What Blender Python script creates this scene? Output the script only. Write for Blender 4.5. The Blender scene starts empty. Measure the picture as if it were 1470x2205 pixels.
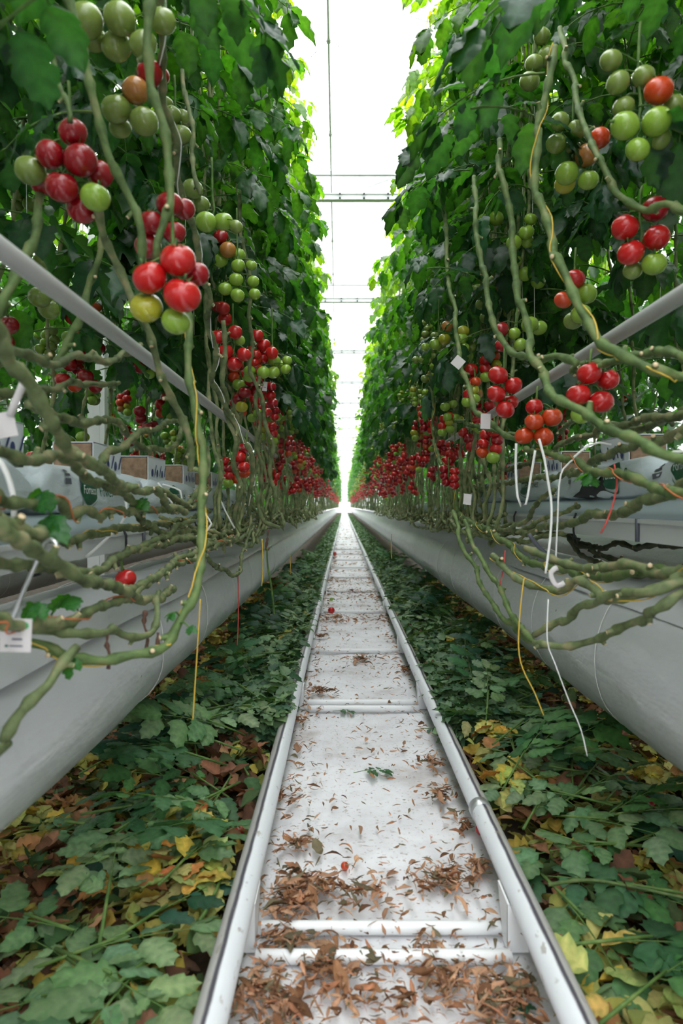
import bpy, math, random
from mathutils import Vector, Matrix, Euler, noise

S = bpy.context.scene
COL = S.collection
R = math.radians
F = 1470.0            # focal length in pixels of the 1470x2205 frame
EYE = 0.87            # camera height above the floor
VX, VY = 740.0, 1090.0


def at(px, py, Y):
    """world point seen at photo pixel (px, py) at distance Y down the aisle"""
    return Vector(((px - VX) / F * Y, Y, EYE - (py - VY) / F * Y))


def atx(px, py, X, lo=0.7, hi=9.0):
    """world point seen at photo pixel on the vertical plane x = X"""
    d = (px - VX)
    Y = F * X / d if abs(d) > 1 else hi
    Y = min(max(Y, lo), hi)
    return at(px, py, Y)


def onfloor(px, py, h=0.0):
    return at(px, py, F * (EYE - h) / (py - VY))


# ------------------------------------------------------------------ mesh building
class MB:
    def __init__(s):
        s.v, s.f, s.m, s.t = [], [], [], []

    def add(s, vs, fs, mi=0, tint=(1, 1, 1)):
        b = len(s.v)
        s.v.extend(vs)
        s.f.extend(tuple(b + i for i in f) for f in fs)
        s.m.extend([mi] * len(fs))
        if isinstance(tint, list):
            s.t.extend(tint)
        else:
            s.t.extend([tint] * len(vs))
        return b

    def box(s, c, size, mi=0, M=None, tint=(1, 1, 1)):
        hx, hy, hz = size[0] / 2, size[1] / 2, size[2] / 2
        vs = [Vector((x * hx, y * hy, z * hz)) for x in (-1, 1) for y in (-1, 1) for z in (-1, 1)]
        if M is not None:
            vs = [M @ v for v in vs]
        vs = [v + Vector(c) for v in vs]
        s.add(vs, [(0, 1, 3, 2), (4, 6, 7, 5), (0, 4, 5, 1), (2, 3, 7, 6), (0, 2, 6, 4), (1, 5, 7, 3)], mi, tint)

    def tube(s, pts, rad, n=8, mi=0, caps=True, tint=(1, 1, 1), squash=1.0):
        pts = [Vector(p) for p in pts]
        k = len(pts)
        if not isinstance(rad, (list, tuple)):
            rad = [rad] * k
        t0 = (pts[1] - pts[0]).normalized()
        up = Vector((0, 0, 1)) if abs(t0.z) < 0.9 else Vector((1, 0, 0))
        nrm = (up - t0 * up.dot(t0)).normalized()
        vs = []
        for i, p in enumerate(pts):
            t = (pts[min(i + 1, k - 1)] - pts[max(i - 1, 0)])
            t = t.normalized() if t.length > 1e-9 else t0
            nrm = nrm - t * nrm.dot(t)
            nrm = nrm.normalized() if nrm.length > 1e-6 else t.orthogonal().normalized()
            bn = t.cross(nrm)
            for j in range(n):
                a = 2 * math.pi * j / n
                vs.append(p + nrm * (math.cos(a) * rad[i]) + bn * (math.sin(a) * rad[i] * squash))
        fs = []
        for i in range(k - 1):
            for j in range(n):
                a, b = i * n + j, i * n + (j + 1) % n
                fs.append((a, b, b + n, a + n))
        if caps:
            fs.append(tuple(range(n - 1, -1, -1)))
            fs.append(tuple((k - 1) * n + j for j in range(n)))
        s.add(vs, fs, mi, tint)

    def mesh(s, name, mats, origin=None, smooth=True, tints=False):
        o = Vector(origin) if origin is not None else Vector()
        me = bpy.data.meshes.new(name)
        me.from_pydata([tuple(Vector(v) - o) for v in s.v], [], s.f)
        for m in (mats if isinstance(mats, (list, tuple)) else [mats]):
            me.materials.append(m)
        if any(s.m):
            me.polygons.foreach_set('material_index', s.m)
        if smooth:
            me.polygons.foreach_set('use_smooth', [True] * len(me.polygons))
        if tints:
            a = me.color_attributes.new('tint', 'FLOAT_COLOR', 'POINT')
            flat = []
            for t in s.t:
                flat.extend((t[0], t[1], t[2], 1.0))
            a.data.foreach_set('color', flat)
        me.update()
        return me

    def build(s, name, mats, parent=None, origin=None, smooth=True, tints=False):
        """link as ONE mesh object; vertices are world coordinates, origin is where the object stands"""
        if parent is not None and origin is None:
            origin = parent.get('_w', None) and Vector(parent['_w'])
        return put(name, s.mesh(name, mats, origin, smooth, tints), parent, origin if parent is None else None)


def put(name, me, parent=None, loc=None):
    o = bpy.data.objects.new(name, me)
    COL.objects.link(o)
    if parent is not None:
        o.parent = parent
        KIDS.setdefault(parent.name, []).append(o)
    if loc is not None:
        o.location = loc
    return o


KIDS = {}


def tag(o, label=None, cat=None, group=None, kind=None):
    if label: o['label'] = label
    if cat: o['category'] = cat
    if group: o['group'] = group
    if kind: o['kind'] = kind
    return o


def empty(name, loc, label=None, cat=None, group=None):
    o = bpy.data.objects.new(name, None)
    o.empty_display_size = 0.05
    COL.objects.link(o)
    o.location = loc
    o['_w'] = tuple(loc)
    return tag(o, label, cat, group)


def copy_tree(o, parent=None):
    c = o.copy()
    COL.objects.link(c)
    if parent is not None:
        c.parent = parent
    for ch in KIDS.get(o.name, []):
        KIDS.setdefault(c.name, []).append(copy_tree(ch, c))
    return c


# ------------------------------------------------------------------ materials
def mat(name, base=(0.8, 0.8, 0.8), rough=0.5, metal=0.0, spec=0.5):
    m = bpy.data.materials.new(name)
    m.use_nodes = True
    nt = m.node_tree
    b = nt.nodes['Principled BSDF']
    b.inputs['Base Color'].default_value = (*base, 1)
    b.inputs['Roughness'].default_value = rough
    b.inputs['Metallic'].default_value = metal
    b.inputs['Specular IOR Level'].default_value = spec
    return m, nt, b


def N(nt, t, **kw):
    n = nt.nodes.new(t)
    for k, v in kw.items():
        setattr(n, k, v)
    return n


def ramp(nt, fac, stops):
    r = N(nt, 'ShaderNodeValToRGB')
    els = r.color_ramp.elements
    while len(els) < len(stops):
        els.new(0.5)
    for e, (p, c) in zip(els, stops):
        e.position = p
        e.color = (*c, 1)
    nt.links.new(fac, r.inputs['Fac'])
    return r.outputs['Color']


def noisy(nt, scale, detail=3, coord='Object', stretch=None, rough=0.55):
    tc = N(nt, 'ShaderNodeTexCoord')
    src = tc.outputs[coord]
    if stretch:
        mp = N(nt, 'ShaderNodeMapping')
        mp.inputs['Scale'].default_value = stretch
        nt.links.new(src, mp.inputs['Vector'])
        src = mp.outputs['Vector']
    n = N(nt, 'ShaderNodeTexNoise')
    n.inputs['Scale'].default_value = scale
    n.inputs['Detail'].default_value = detail
    n.inputs['Roughness'].default_value = rough
    nt.links.new(src, n.inputs['Vector'])
    return n.outputs['Fac']


def bump(nt, b, h, strength=0.3, dist=0.01):
    k = N(nt, 'ShaderNodeBump')
    k.inputs['Strength'].default_value = strength
    k.inputs['Distance'].default_value = dist
    nt.links.new(h, k.inputs['Height'])
    nt.links.new(k.outputs['Normal'], b.inputs['Normal'])


def mixc(nt, fac, a, b, blend='MIX'):
    m = N(nt, 'ShaderNodeMix', data_type='RGBA', blend_type=blend)
    if hasattr(fac, 'is_linked') or hasattr(fac, 'links'):
        nt.links.new(fac, m.inputs[0])
    else:
        m.inputs[0].default_value = fac
    for i, c in ((6, a), (7, b)):
        if isinstance(c, (tuple, list)):
            m.inputs[i].default_value = (*c, 1)
        else:
            nt.links.new(c, m.inputs[i])
    return m.outputs[2]


def leaf_mat(name, trans=0.42, rough=0.42, tmul=(2.6, 2.3, 0.55), spec=0.4):
    m, nt, b = mat(name, rough=rough, spec=spec)
    at_ = N(nt, 'ShaderNodeAttribute', attribute_name='tint')
    nf = noisy(nt, 55, 2)
    c = mixc(nt, 0.35, at_.outputs['Color'], ramp(nt, nf, [(0.3, (0.45, 0.45, 0.45)), (0.7, (1.5, 1.5, 1.4))]), 'MULTIPLY')
    nt.links.new(c, b.inputs['Base Color'])
    bump(nt, b, nf, 0.35, 0.004)
    if trans > 0:
        tr = N(nt, 'ShaderNodeBsdfTranslucent')
        tc = mixc(nt, 1.0, c, tmul, 'MULTIPLY')
        nt.links.new(tc, tr.inputs['Color'])
        mx = N(nt, 'ShaderNodeMixShader')
        mx.inputs[0].default_value = trans
        nt.links.new(b.outputs[0], mx.inputs[1])
        nt.links.new(tr.outputs[0], mx.inputs[2])
        nt.links.new(mx.outputs[0], nt.nodes['Material Output'].inputs['Surface'])
    return m


M = {}
M['leaf'] = leaf_mat('tomato_leaf_green', trans=0.5, rough=0.36, tmul=(3.4, 2.9, 0.45), spec=0.5)
M['frond'] = leaf_mat('cut_leaf_green', trans=0.22, rough=0.5, tmul=(1.6, 1.7, 0.6))
M['litter'] = leaf_mat('dry_leaf_litter', trans=0.12, rough=0.7, tmul=(1.3, 1.1, 0.7), spec=0.2)


def stem_mat(name, c1, c2, c3):
    m, nt, b = mat(name, rough=0.6, spec=0.3)
    nf = noisy(nt, 26, 3)
    nt.links.new(ramp(nt, nf, [(0.32, c1), (0.52, c2), (0.70, c3)]), b.inputs['Base Color'])
    bump(nt, b, noisy(nt, 120, 2), 0.35, 0.003)
    return m


M['stem'] = stem_mat('bare_vine_grey_green', (0.060, 0.075, 0.030), (0.135, 0.175, 0.075), (0.26, 0.24, 0.125))
M['stem_far'] = stem_mat('hanging_vine_green_lightened', (0.085, 0.105, 0.042), (0.20, 0.245, 0.105), (0.36, 0.34, 0.18))  # stem colours lightened in a copy, making up for shade on the hanging vines
M['stem_young'] = stem_mat('vine_fresh_green', (0.050, 0.085, 0.026), (0.105, 0.165, 0.052), (0.19, 0.205, 0.085))
M['stem_old'] = stem_mat('old_vine_brown', (0.03, 0.04, 0.02), (0.06, 0.07, 0.035), (0.12, 0.10, 0.06))
M['cut_end'] = mat('pale_cut_end', (0.62, 0.48, 0.30), 0.7)[0]
M['truss'] = stem_mat('truss_green', (0.05, 0.11, 0.025), (0.09, 0.17, 0.04), (0.15, 0.22, 0.06))
M['calyx'] = mat('calyx_green', (0.05, 0.14, 0.03), 0.6)[0]


def tomato_mat(name, c1, c2, rough=0.22):
    m, nt, b = mat(name, rough=rough, spec=0.5)
    nf = noisy(nt, 22, 2)
    nt.links.new(ramp(nt, nf, [(0.35, c1), (0.65, c2)]), b.inputs['Base Color'])
    b.inputs['Coat Weight'].default_value = 0.25
    b.inputs['Coat Roughness'].default_value = 0.15
    return m


M['t_r'] = tomato_mat('tomato_ripe_red', (0.42, 0.006, 0.009), (0.50, 0.012, 0.010))
M['t_k'] = tomato_mat('tomato_deep_red', (0.24, 0.003, 0.009), (0.31, 0.005, 0.010))
M['t_o'] = tomato_mat('tomato_orange_red', (0.50, 0.035, 0.008), (0.56, 0.07, 0.012))
M['t_w'] = tomato_mat('tomato_turning', (0.42, 0.13, 0.03), (0.36, 0.20, 0.05))
M['t_y'] = tomato_mat('tomato_yellow_green', (0.40, 0.33, 0.02), (0.30, 0.36, 0.03))
M['t_g'] = tomato_mat('tomato_green', (0.19, 0.34, 0.03), (0.26, 0.40, 0.05))
M['t_v'] = tomato_mat('tomato_olive_green', (0.15, 0.22, 0.04), (0.20, 0.27, 0.06))

# white plastic film of the big tubes
m, nt, b = mat('white_film', (0.7, 0.7, 0.7), 0.30, spec=0.5)
nf = noisy(nt, 3.0, 3, stretch=(1, 0.5, 1))
c = ramp(nt, nf, [(0.3, (0.54, 0.56, 0.585)), (0.7, (0.64, 0.655, 0.675))])
vo = N(nt, 'ShaderNodeTexVoronoi')
tc = N(nt, 'ShaderNodeTexCoord')
vo.inputs['Scale'].default_value = 9.0
nt.links.new(tc.outputs['Object'], vo.inputs['Vector'])
c = mixc(nt, ramp(nt, vo.outputs['Distance'], [(0.030, (1, 1, 1)), (0.045, (0, 0, 0))]), c, (0.16, 0.16, 0.17))
nt.links.new(c, b.inputs['Base Color'])
bump(nt, b, noisy(nt, 7, 4, stretch=(1, 0.45, 1.3)), 0.42, 0.04)
M['film'] = m
m, nt, b = mat('bag_film', (0.60, 0.68, 0.73), 0.33, spec=0.5)
bump(nt, b, noisy(nt, 14, 4, stretch=(1, 0.4, 1)), 0.6, 0.03)
M['bag'] = m
M['tray'] = mat('pale_blue_grey_tray', (0.47, 0.57, 0.62), 0.4)[0]
m, nt, b = mat('gutter_paint', (0.58, 0.60, 0.61), 0.42)
nt.links.new(ramp(nt, noisy(nt, 5, 3, stretch=(1, 0.2, 1)), [(0.3, (0.52, 0.54, 0.55)), (0.7, (0.63, 0.65, 0.66))]), b.inputs['Base Color'])
M['gutter'] = m
M['dark'] = mat('dark_gap', (0.02, 0.022, 0.03), 0.6)[0]
M['logo_green'] = mat('print_dark_green', (0.008, 0.10, 0.05), 0.4)[0]
M['logo_white'] = mat('print_white', (0.75, 0.80, 0.80), 0.4)[0]
M['ink'] = mat('print_blue', (0.03, 0.05, 0.16), 0.5)[0]
M['ink_grey'] = mat('print_grey', (0.10, 0.11, 0.14), 0.5)[0]
m, nt, b = mat('brown_wool', (0.27, 0.18, 0.12), 0.95, spec=0.1)
nt.links.new(ramp(nt, noisy(nt, 60, 3), [(0.3, (0.20, 0.13, 0.085)), (0.7, (0.34, 0.23, 0.155))]), b.inputs['Base Color'])
M['wool'] = m
M['block'] = mat('block_wrap', (0.66, 0.71, 0.76), 0.5)[0]
M['white'] = mat('white_paint', (0.80, 0.81, 0.82), 0.4)[0]
M['pipe'] = mat('grow_pipe_white', (0.42, 0.42, 0.42), 0.4)[0]
M['card'] = mat('white_card', (0.60, 0.57, 0.57), 0.6)[0]
M['drip'] = mat('white_drip_tube', (0.80, 0.80, 0.78), 0.4)[0]
M['yellow'] = mat('yellow_twine', (0.62, 0.42, 0.06), 0.6)[0]
M['orange'] = mat('orange_twine', (0.62, 0.17, 0.06), 0.6)[0]
M['redtwine'] = mat('red_twine', (0.55, 0.06, 0.05), 0.6)[0]
M['steel'] = mat('galvanised_steel', (0.62, 0.64, 0.65), 0.35, 0.8)[0]
M['black'] = mat('black_plastic', (0.015, 0.015, 0.02), 0.45)[0]
M['tag_green'] = mat('bright_green_print', (0.01, 0.38, 0.12), 0.5)[0]
M['roofsteel'] = mat('roof_steel', (0.50, 0.53, 0.52), 0.45)[0]

# rail: white paint, dark rubbed groove along the crown, grey grime on the outer side
def rail_mat(name, side):
    m, nt, b = mat(name, (0.8, 0.8, 0.8), 0.4)
    tc = N(nt, 'ShaderNodeTexCoord')
    sp = N(nt, 'ShaderNodeSeparateXYZ')
    nt.links.new(tc.outputs['Object'], sp.inputs[0])
    n1 = noisy(nt, 30, 4, stretch=(1, 0.35, 1))
    mu = N(nt, 'ShaderNodeMath', operation='MULTIPLY_ADD')
    nt.links.new(n1, mu.inputs[0]); mu.inputs[1].default_value = 0.006; nt.links.new(sp.outputs['X'], mu.inputs[2])
    mp = N(nt, 'ShaderNodeMapRange')
    mp.inputs['From Min'].default_value = -0.028; mp.inputs['From Max'].default_value = 0.034
    nt.links.new(mu.outputs[0], mp.inputs['Value'])
    wht, gry, drk = (0.72, 0.74, 0.77), (0.44, 0.43, 0.41), (0.075, 0.07, 0.085)
    if side < 0:
        st = [(0.0, gry), (0.38, gry), (0.44, drk), (0.51, drk), (0.57, wht), (1.0, wht)]
    else:
        st = [(0.0, wht), (0.47, wht), (0.53, drk), (0.60, drk), (0.65, gry), (1.0, gry)]
    c = ramp(nt, mp.outputs[0], st)
    n2 = noisy(nt, 45, 4, stretch=(1, 0.5, 1))
    c = mixc(nt, ramp(nt, n2, [(0.62, (0, 0, 0)), (0.70, (0.7, 0.7, 0.7))]), c, (0.30, 0.27, 0.22))
    nt.links.new(c, b.inputs['Base Color'])
    return m


M['rail_l'] = rail_mat('rail_paint_worn_l', -1)
M['rail_r'] = rail_mat('rail_paint_worn_r', 1)

# floor: white woven ground sheet along the track, dark compost under the plants on both sides
m, nt, b = mat('ground_sheet', (0.8, 0.8, 0.82), 0.75, spec=0.2)
tc = N(nt, 'ShaderNodeTexCoord')
sp = N(nt, 'ShaderNodeSeparateXYZ')
nt.links.new(tc.outputs['Object'], sp.inputs[0])
n1 = noisy(nt, 7, 5)
ad = N(nt, 'ShaderNodeMath', operation='MULTIPLY_ADD')
nt.links.new(n1, ad.inputs[0]); ad.inputs[1].default_value = 0.10; nt.links.new(sp.outputs['X'], ad.inputs[2])
strip = N(nt, 'ShaderNodeMapRange')
strip.inputs['From Min'].default_value = -1.0; strip.inputs['From Max'].default_value = 1.0
nt.links.new(ad.outputs[0], strip.inputs['Value'])
soil, sheet = (0.030, 0.022, 0.015), (0.80, 0.80, 0.83)
isheet = ramp(nt, strip.outputs[0], [(0.0, (0, 0, 0)), (0.405, (0, 0, 0)), (0.43, (1, 1, 1)), (0.70, (1, 1, 1)), (0.725, (0, 0, 0))])
n2 = noisy(nt, 2.6, 6, rough=0.65)
dirt = ramp(nt, n2, [(0.42, (0.86, 0.86, 0.89)), (0.55, (0.76, 0.755, 0.78)), (0.70, (0.50, 0.46, 0.44))])
n3 = noisy(nt, 90, 3)
dirt = mixc(nt, ramp(nt, n3, [(0.60, (0, 0, 0)), (0.70, (0.6, 0.6, 0.6))]), dirt, (0.33, 0.26, 0.20))
wv = N(nt, 'ShaderNodeTexWave', wave_type='BANDS', bands_direction='X')
wv.inputs['Scale'].default_value = 130
nt.links.new(tc.outputs['Object'], wv.inputs['Vector'])
dirt = mixc(nt, 0.10, dirt, wv.outputs['Color'], 'MULTIPLY')
soilc = ramp(nt, noisy(nt, 20, 4), [(0.3, (0.018, 0.014, 0.010)), (0.7, (0.075, 0.050, 0.030))])
nt.links.new(mixc(nt, isheet, soilc, dirt), b.inputs['Base Color'])
bump(nt, b, noisy(nt, 9, 4), 0.35, 0.015)
M['floor'] = m

# diffusing roof glass: part of the light goes straight through, part is scattered
m = bpy.data.materials.new('diffuse_roof_glass'); m.use_nodes = True
nt = m.node_tree; nt.nodes.remove(nt.nodes['Principled BSDF'])
tp = N(nt, 'ShaderNodeBsdfTransparent'); tp.inputs[0].default_value = (0.97, 0.98, 0.98, 1)
tl = N(nt, 'ShaderNodeBsdfTranslucent'); tl.inputs[0].default_value = (0.95, 0.96, 0.96, 1)
mx = N(nt, 'ShaderNodeMixShader'); mx.inputs[0].default_value = 0.35
nt.links.new(tp.outputs[0], mx.inputs[1]); nt.links.new(tl.outputs[0], mx.inputs[2])
nt.links.new(mx.outputs[0], nt.nodes['Material Output'].inputs['Surface'])
M['glass'] = m
# ================================================================== the setting
rng = random.Random(7)
YE = 92.0
mb = MB()
# floor as a gently uneven sheet, finer near the camera
xs = [-9, -4, -2, -1.2, -0.8, -0.5, -0.3, -0.2, -0.1, 0, 0.1, 0.2, 0.3, 0.45, 0.6, 0.9, 1.3, 2.2, 4, 9]
ys = [-7, -3, -1] + [i * 0.12 for i in range(0, 40)] + [5 + i * 0.5 for i in range(20)] + [15 + i * 7 for i in range(12)]
vs = []
for y in ys:
    for x in xs:
        vs.append((x, y, 0.008 * noise.noise(Vector((x * 5, y * 3, 0))) - 0.006))
nx = len(xs)
mb.add(vs, [(j * nx + i, j * nx + i + 1, (j + 1) * nx + i + 1, (j + 1) * nx + i) for j in range(len(ys) - 1) for i in range(nx - 1)])
tag(mb.build('floor', M['floor']), kind='structure')

# glass roof, two slopes per bay
mb = MB()
for x0 in (-9.6, -6.4, -3.2, 0.0, 3.2, 6.4):
    mb.add([(x0, -7, 5.6), (x0 + 1.6, -7, 6.3), (x0 + 1.6, YE, 6.3), (x0, YE, 5.6)], [(0, 1, 2, 3)])
    mb.add([(x0 + 1.6, -7, 6.3), (x0 + 3.2, -7, 5.6), (x0 + 3.2, YE, 5.6), (x0 + 1.6, YE, 6.3)], [(0, 1, 2, 3)])
tag(mb.build('ceiling', M['glass'], smooth=False), kind='structure')
mb = MB()
mb.add([(-9.6, YE, 0), (9.6, YE, 0), (9.6, YE, 6.3), (-9.6, YE, 6.3)], [(0, 1, 2, 3)])
tag(mb.build('wall_end', M['glass'], smooth=False), kind='structure')

# roof trusses across the aisle
for i in range(12):
    Y = 8.85 + 4.42 * i
    mb = MB()
    mb.box((0, Y, EYE + 4.0), (18, 0.06, 0.085))
    mb.box((0, Y, EYE + 3.965), (18, 0.085, 0.012))
    mb.box((0, Y, EYE + 4.035), (18, 0.085, 0.012))
    mb.box((0, Y + 0.02, EYE + 4.32), (18, 0.05, 0.05))
    for k in range(-14, 15):
        mb.box((k * 0.31 - 0.05, Y - 0.038, EYE + 4.0), (0.012, 0.014, 0.05))
        mb.box((k * 0.31 - 0.05, Y - 0.055, EYE + 4.028), (0.022, 0.03, 0.016), 1)
        mb.box((k * 0.31 - 0.05, Y - 0.055, EYE + 3.972), (0.022, 0.03, 0.016), 1)
    for k in range(-5, 6):
        mb.tube([(k * 1.6, Y + 0.01, EYE + 4.03), (k * 1.6 + 0.8, Y + 0.01, EYE + 4.32)], 0.012, 6)
    tag(mb.build('trim_%d' % (i + 1), [M['roofsteel'], M['dark']], smooth=False), kind='structure')

t = empty('overhead_pipe', (-0.1, 1.5, EYE + 4.2), 'thin grey pipe running lengthwise under the glass roof above the aisle', 'pipe')
mb = MB()
mb.tube([(-0.10 - 0.0091 * (y - 2), y, EYE + 4.2) for y in (1.5, 10, 20, 40, 60)], 0.012, 6)
mb.build('pipe_run', M['roofsteel'], t)
for k in range(7):
    y = 4.6 + k * 1.55
    x = -0.10 - 0.0091 * (y - 2)
    mb = MB()
    mb.tube([(x - 0.17, y + 0.15, EYE + 4.14), (x, y, EYE + 4.21), (x + 0.1, y + 0.05, EYE + 4.17)], 0.004, 5)
    mb.box((x, y, EYE + 4.2), (0.035, 0.05, 0.035))
    mb.build('bracket', M['roofsteel'], t)
for nm, pa, pb, lb in (('roof_wire', at(797, 0, 5.9), at(960, 58, 5.9), 'thin dark wire slanting overhead to the right row near the roof'),
                       ('roof_wire', at(737, 132, 6.6), at(890, 190, 6.6), 'faint thin wire crossing overhead below the darker slanting wire'),
                       ('roof_wire', at(786, 495, 9.5), at(752, 595, 13), 'single thin cord sloping beneath the glass between two roof trusses')):
    mb = MB()
    mb.tube([pa, (pa + pb) / 2 + Vector((0, 0, -0.02)), pb], 0.0035, 5)
    o = mb.build(nm, M['roofsteel'], origin=pb)
    tag(o, lb, 'wire')

# ================================================================== pipe rails and their supports
RL, RR, RZ, RRAD = -0.203, 0.349, 0.094, 0.0265
for x, mt, lb in ((RL, M['rail_l'], 'white steel pipe rail with dark worn line, left side of the path'),
                  (RR, M['rail_r'], 'white steel pipe rail with dark worn line, right side of the path')):
    r = empty('pipe_rail', (x, 0.3, RZ), lb, 'rail')
    mb = MB()
    pts = [(x + 0.0025 * math.sin(y * 1.3), y, RZ + 0.002 * math.sin(y * 2.1)) for y in [0.3 + 0.15 * i for i in range(40)]] + [(x, 6.5 + 4 * i, RZ) for i in range(21)]
    mb.tube(pts, RRAD, 20)
    mb.build('pipe', mt, r)
    for yb in ((5.05, 7.4, 10.6) if x < 0 else (1.74, 5.6, 8.3)):
        mb = MB()
        mb.tube([(x, yb - 0.018, RZ), (x, yb + 0.018, RZ)], RRAD + 0.0016, 18)
        mb.build('clamp_band', M['steel'], r)

ordn = ['nearest', 'second', 'third', 'fourth', 'fifth', 'sixth', 'seventh', 'eighth', 'ninth', 'tenth']
SY = [1.345, 2.94, 4.05, 5.55] + [5.55 + 1.35 * i for i in range(1, 7)]
for i, Y in enumerate(SY):
    lb = ('white metal sleeper of two tubes holding both rails, nearest to the front edge' if i == 0 else
          'white metal rail support with two flared posts, %s from the front along the path' % ordn[i])
    t = empty('rail_support', ((RL + RR) / 2, Y, 0), lb, 'rail support', 'rail supports along the path')
    for dy in (-0.045, 0.045) if i < 2 else (0.0,):
        mb = MB()
        x0, x1 = RL + 0.035, RR - 0.03
        mb.tube([(x0 + (x1 - x0) * k / 6, Y + dy, 0.012) for k in range(7)], 0.0135, 12)
        mb.build('cross_tube', M['white'], t)
    for sx, x in ((1, RL), (-1, RR)):
        mb = MB()
        # flared sheet post: folded plate, wide at the pipe, narrow at the foot
        w0, w1 = 0.030, 0.072
        xa, xb = x + sx * 0.030, x + sx * 0.008
        prof = [(xa, Y - w0 / 2, 0.0), (xa, Y + w0 / 2 + 0.01, 0.0), (xa, Y + w1, RZ + 0.0), (xa, Y - w1 * 0.2, RZ + 0.0)]
        th = Vector((sx * -0.004, 0, 0))
        vs = [Vector(p) for p in prof] + [Vector(p) + th for p in prof]
        mb.add(vs, [(0, 1, 2, 3), (7, 6, 5, 4), (0, 4, 5, 1), (1, 5, 6, 2), (2, 6, 7, 3), (3, 7, 4, 0)])
        prof = [(xa, Y - w0 / 2, 0.0), (xa, Y - w1 * 0.2, RZ), (xb, Y - w1 * 0.2, RZ - 0.02), (xb - sx * 0.02, Y - w0 / 2, 0.0)]
        th = Vector((0, 0.004, 0))
        vs = [Vector(p) for p in prof] + [Vector(p) + th for p in prof]
        mb.add(vs, [(0, 1, 2, 3), (7, 6, 5, 4), (0, 4, 5, 1), (1, 5, 6, 2), (2, 6, 7, 3), (3, 7, 4, 0)])
        mb.build('post', M['white'], t, smooth=False)

# ================================================================== film tubes under the rows
def film_tube(xc, zc, r, side, label, y0, lip):
    mb = MB()
    ys = [y0 - 0.9 + 0.3 * i for i in range(3)] + [y0 + 0.05 * i for i in range(60)] + [y0 + 3 + 0.25 * i for i in range(1, 41)] + [y0 + 13 + 6 * i for i in range(1, 13)]
    n = 44
    rows = []
    for y in ys:
        for j in range(n):
            a = 2 * math.pi * j / n
            k = 1.0
            # fold lines running slantwise, hollows where the film is tied up
            k += 0.030 * noise.noise(Vector((a * 1.6, y * 2.2, side)))
            k += 0.018 * noise.noise(Vector((a * 5 + y * 4, y * 1.3, 3 + side)))
            k -= 0.022 * max(0.0, 1 - abs(((y - y0) % 1.42) - 0.7) / 0.06) * (0.6 + 0.4 * math.sin(3 * a))
            rr = r * k
            z = zc + math.sin(a) * rr * (1.0 if math.sin(a) > 0 else 1.03)
            rows.append((xc + math.cos(a) * rr, y, z))
    ny = len(ys)
    fs = [(i * n + j, i * n + (j + 1) % n, (i + 1) * n + (j + 1) % n, (i + 1) * n + j) for i in range(ny - 1) for j in range(n)]
    mb.add(rows, fs)
    mb.add([], [])
    t = empty('air_tube', (xc, y0, zc - r), label, 'air tube')
    mb.build('inflated_film', M['film'], t)
    for q in range(6):
        yq = 1.9 + 0.62 * q
        mb = MB()
        mb.tube([(xc + math.cos(a) * (r * 1.022), yq + 0.06 * math.sin(a * 1.5), zc + math.sin(a) * (r * 1.03)) for a in [2 * math.pi * k / 40 for k in range(41)]], 0.0014, 4, 0, False)
        mb.build('tie_cord', M['drip'], t)
    # the seam flap along the top, folded towards the aisle
    mb = MB()
    vs = []
    for y in ys[:100]:
        w = 0.5 * noise.noise(Vector((y * 1.1, 2, side)))
        for q, (dx, dz) in enumerate(lip):
            vs.append((xc + side * 0 + dx, y, zc + dz + 0.012 * w * q))
    k = len(lip)
    mb.add(vs, [(i * k + q, i * k + q + 1, (i + 1) * k + q + 1, (i + 1) * k + q) for i in range(99) for q in range(k - 1)])
    mb.build('film_flap', M['film'], t)
    return t


film_tube(-0.70, 0.47, 0.192, -1, 'big white inflated film tube under the left row of plants', 0.42, [(0.06, 0.20), (0.125, 0.172), (0.155, 0.155), (0.172, 0.118)])
film_tube(0.90, 0.452, 0.220, 1, 'big white inflated film tube under the right row of plants', 0.42, [(-0.04, 0.225), (-0.09, 0.212), (-0.14, 0.186), (-0.165, 0.155)])
film_tube(-2.35, 0.45, 0.20, -3, 'white film tube of the next row, half hidden behind the left one', 0.6, [(0.06, 0.20), (0.10, 0.19), (0.14, 0.17)])
film_tube(2.45, 0.48, 0.23, 3, 'white film tube of the next row, seen under the right gutter', 0.6, [(-0.04, 0.235), (-0.08, 0.225), (-0.13, 0.205)])

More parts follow.
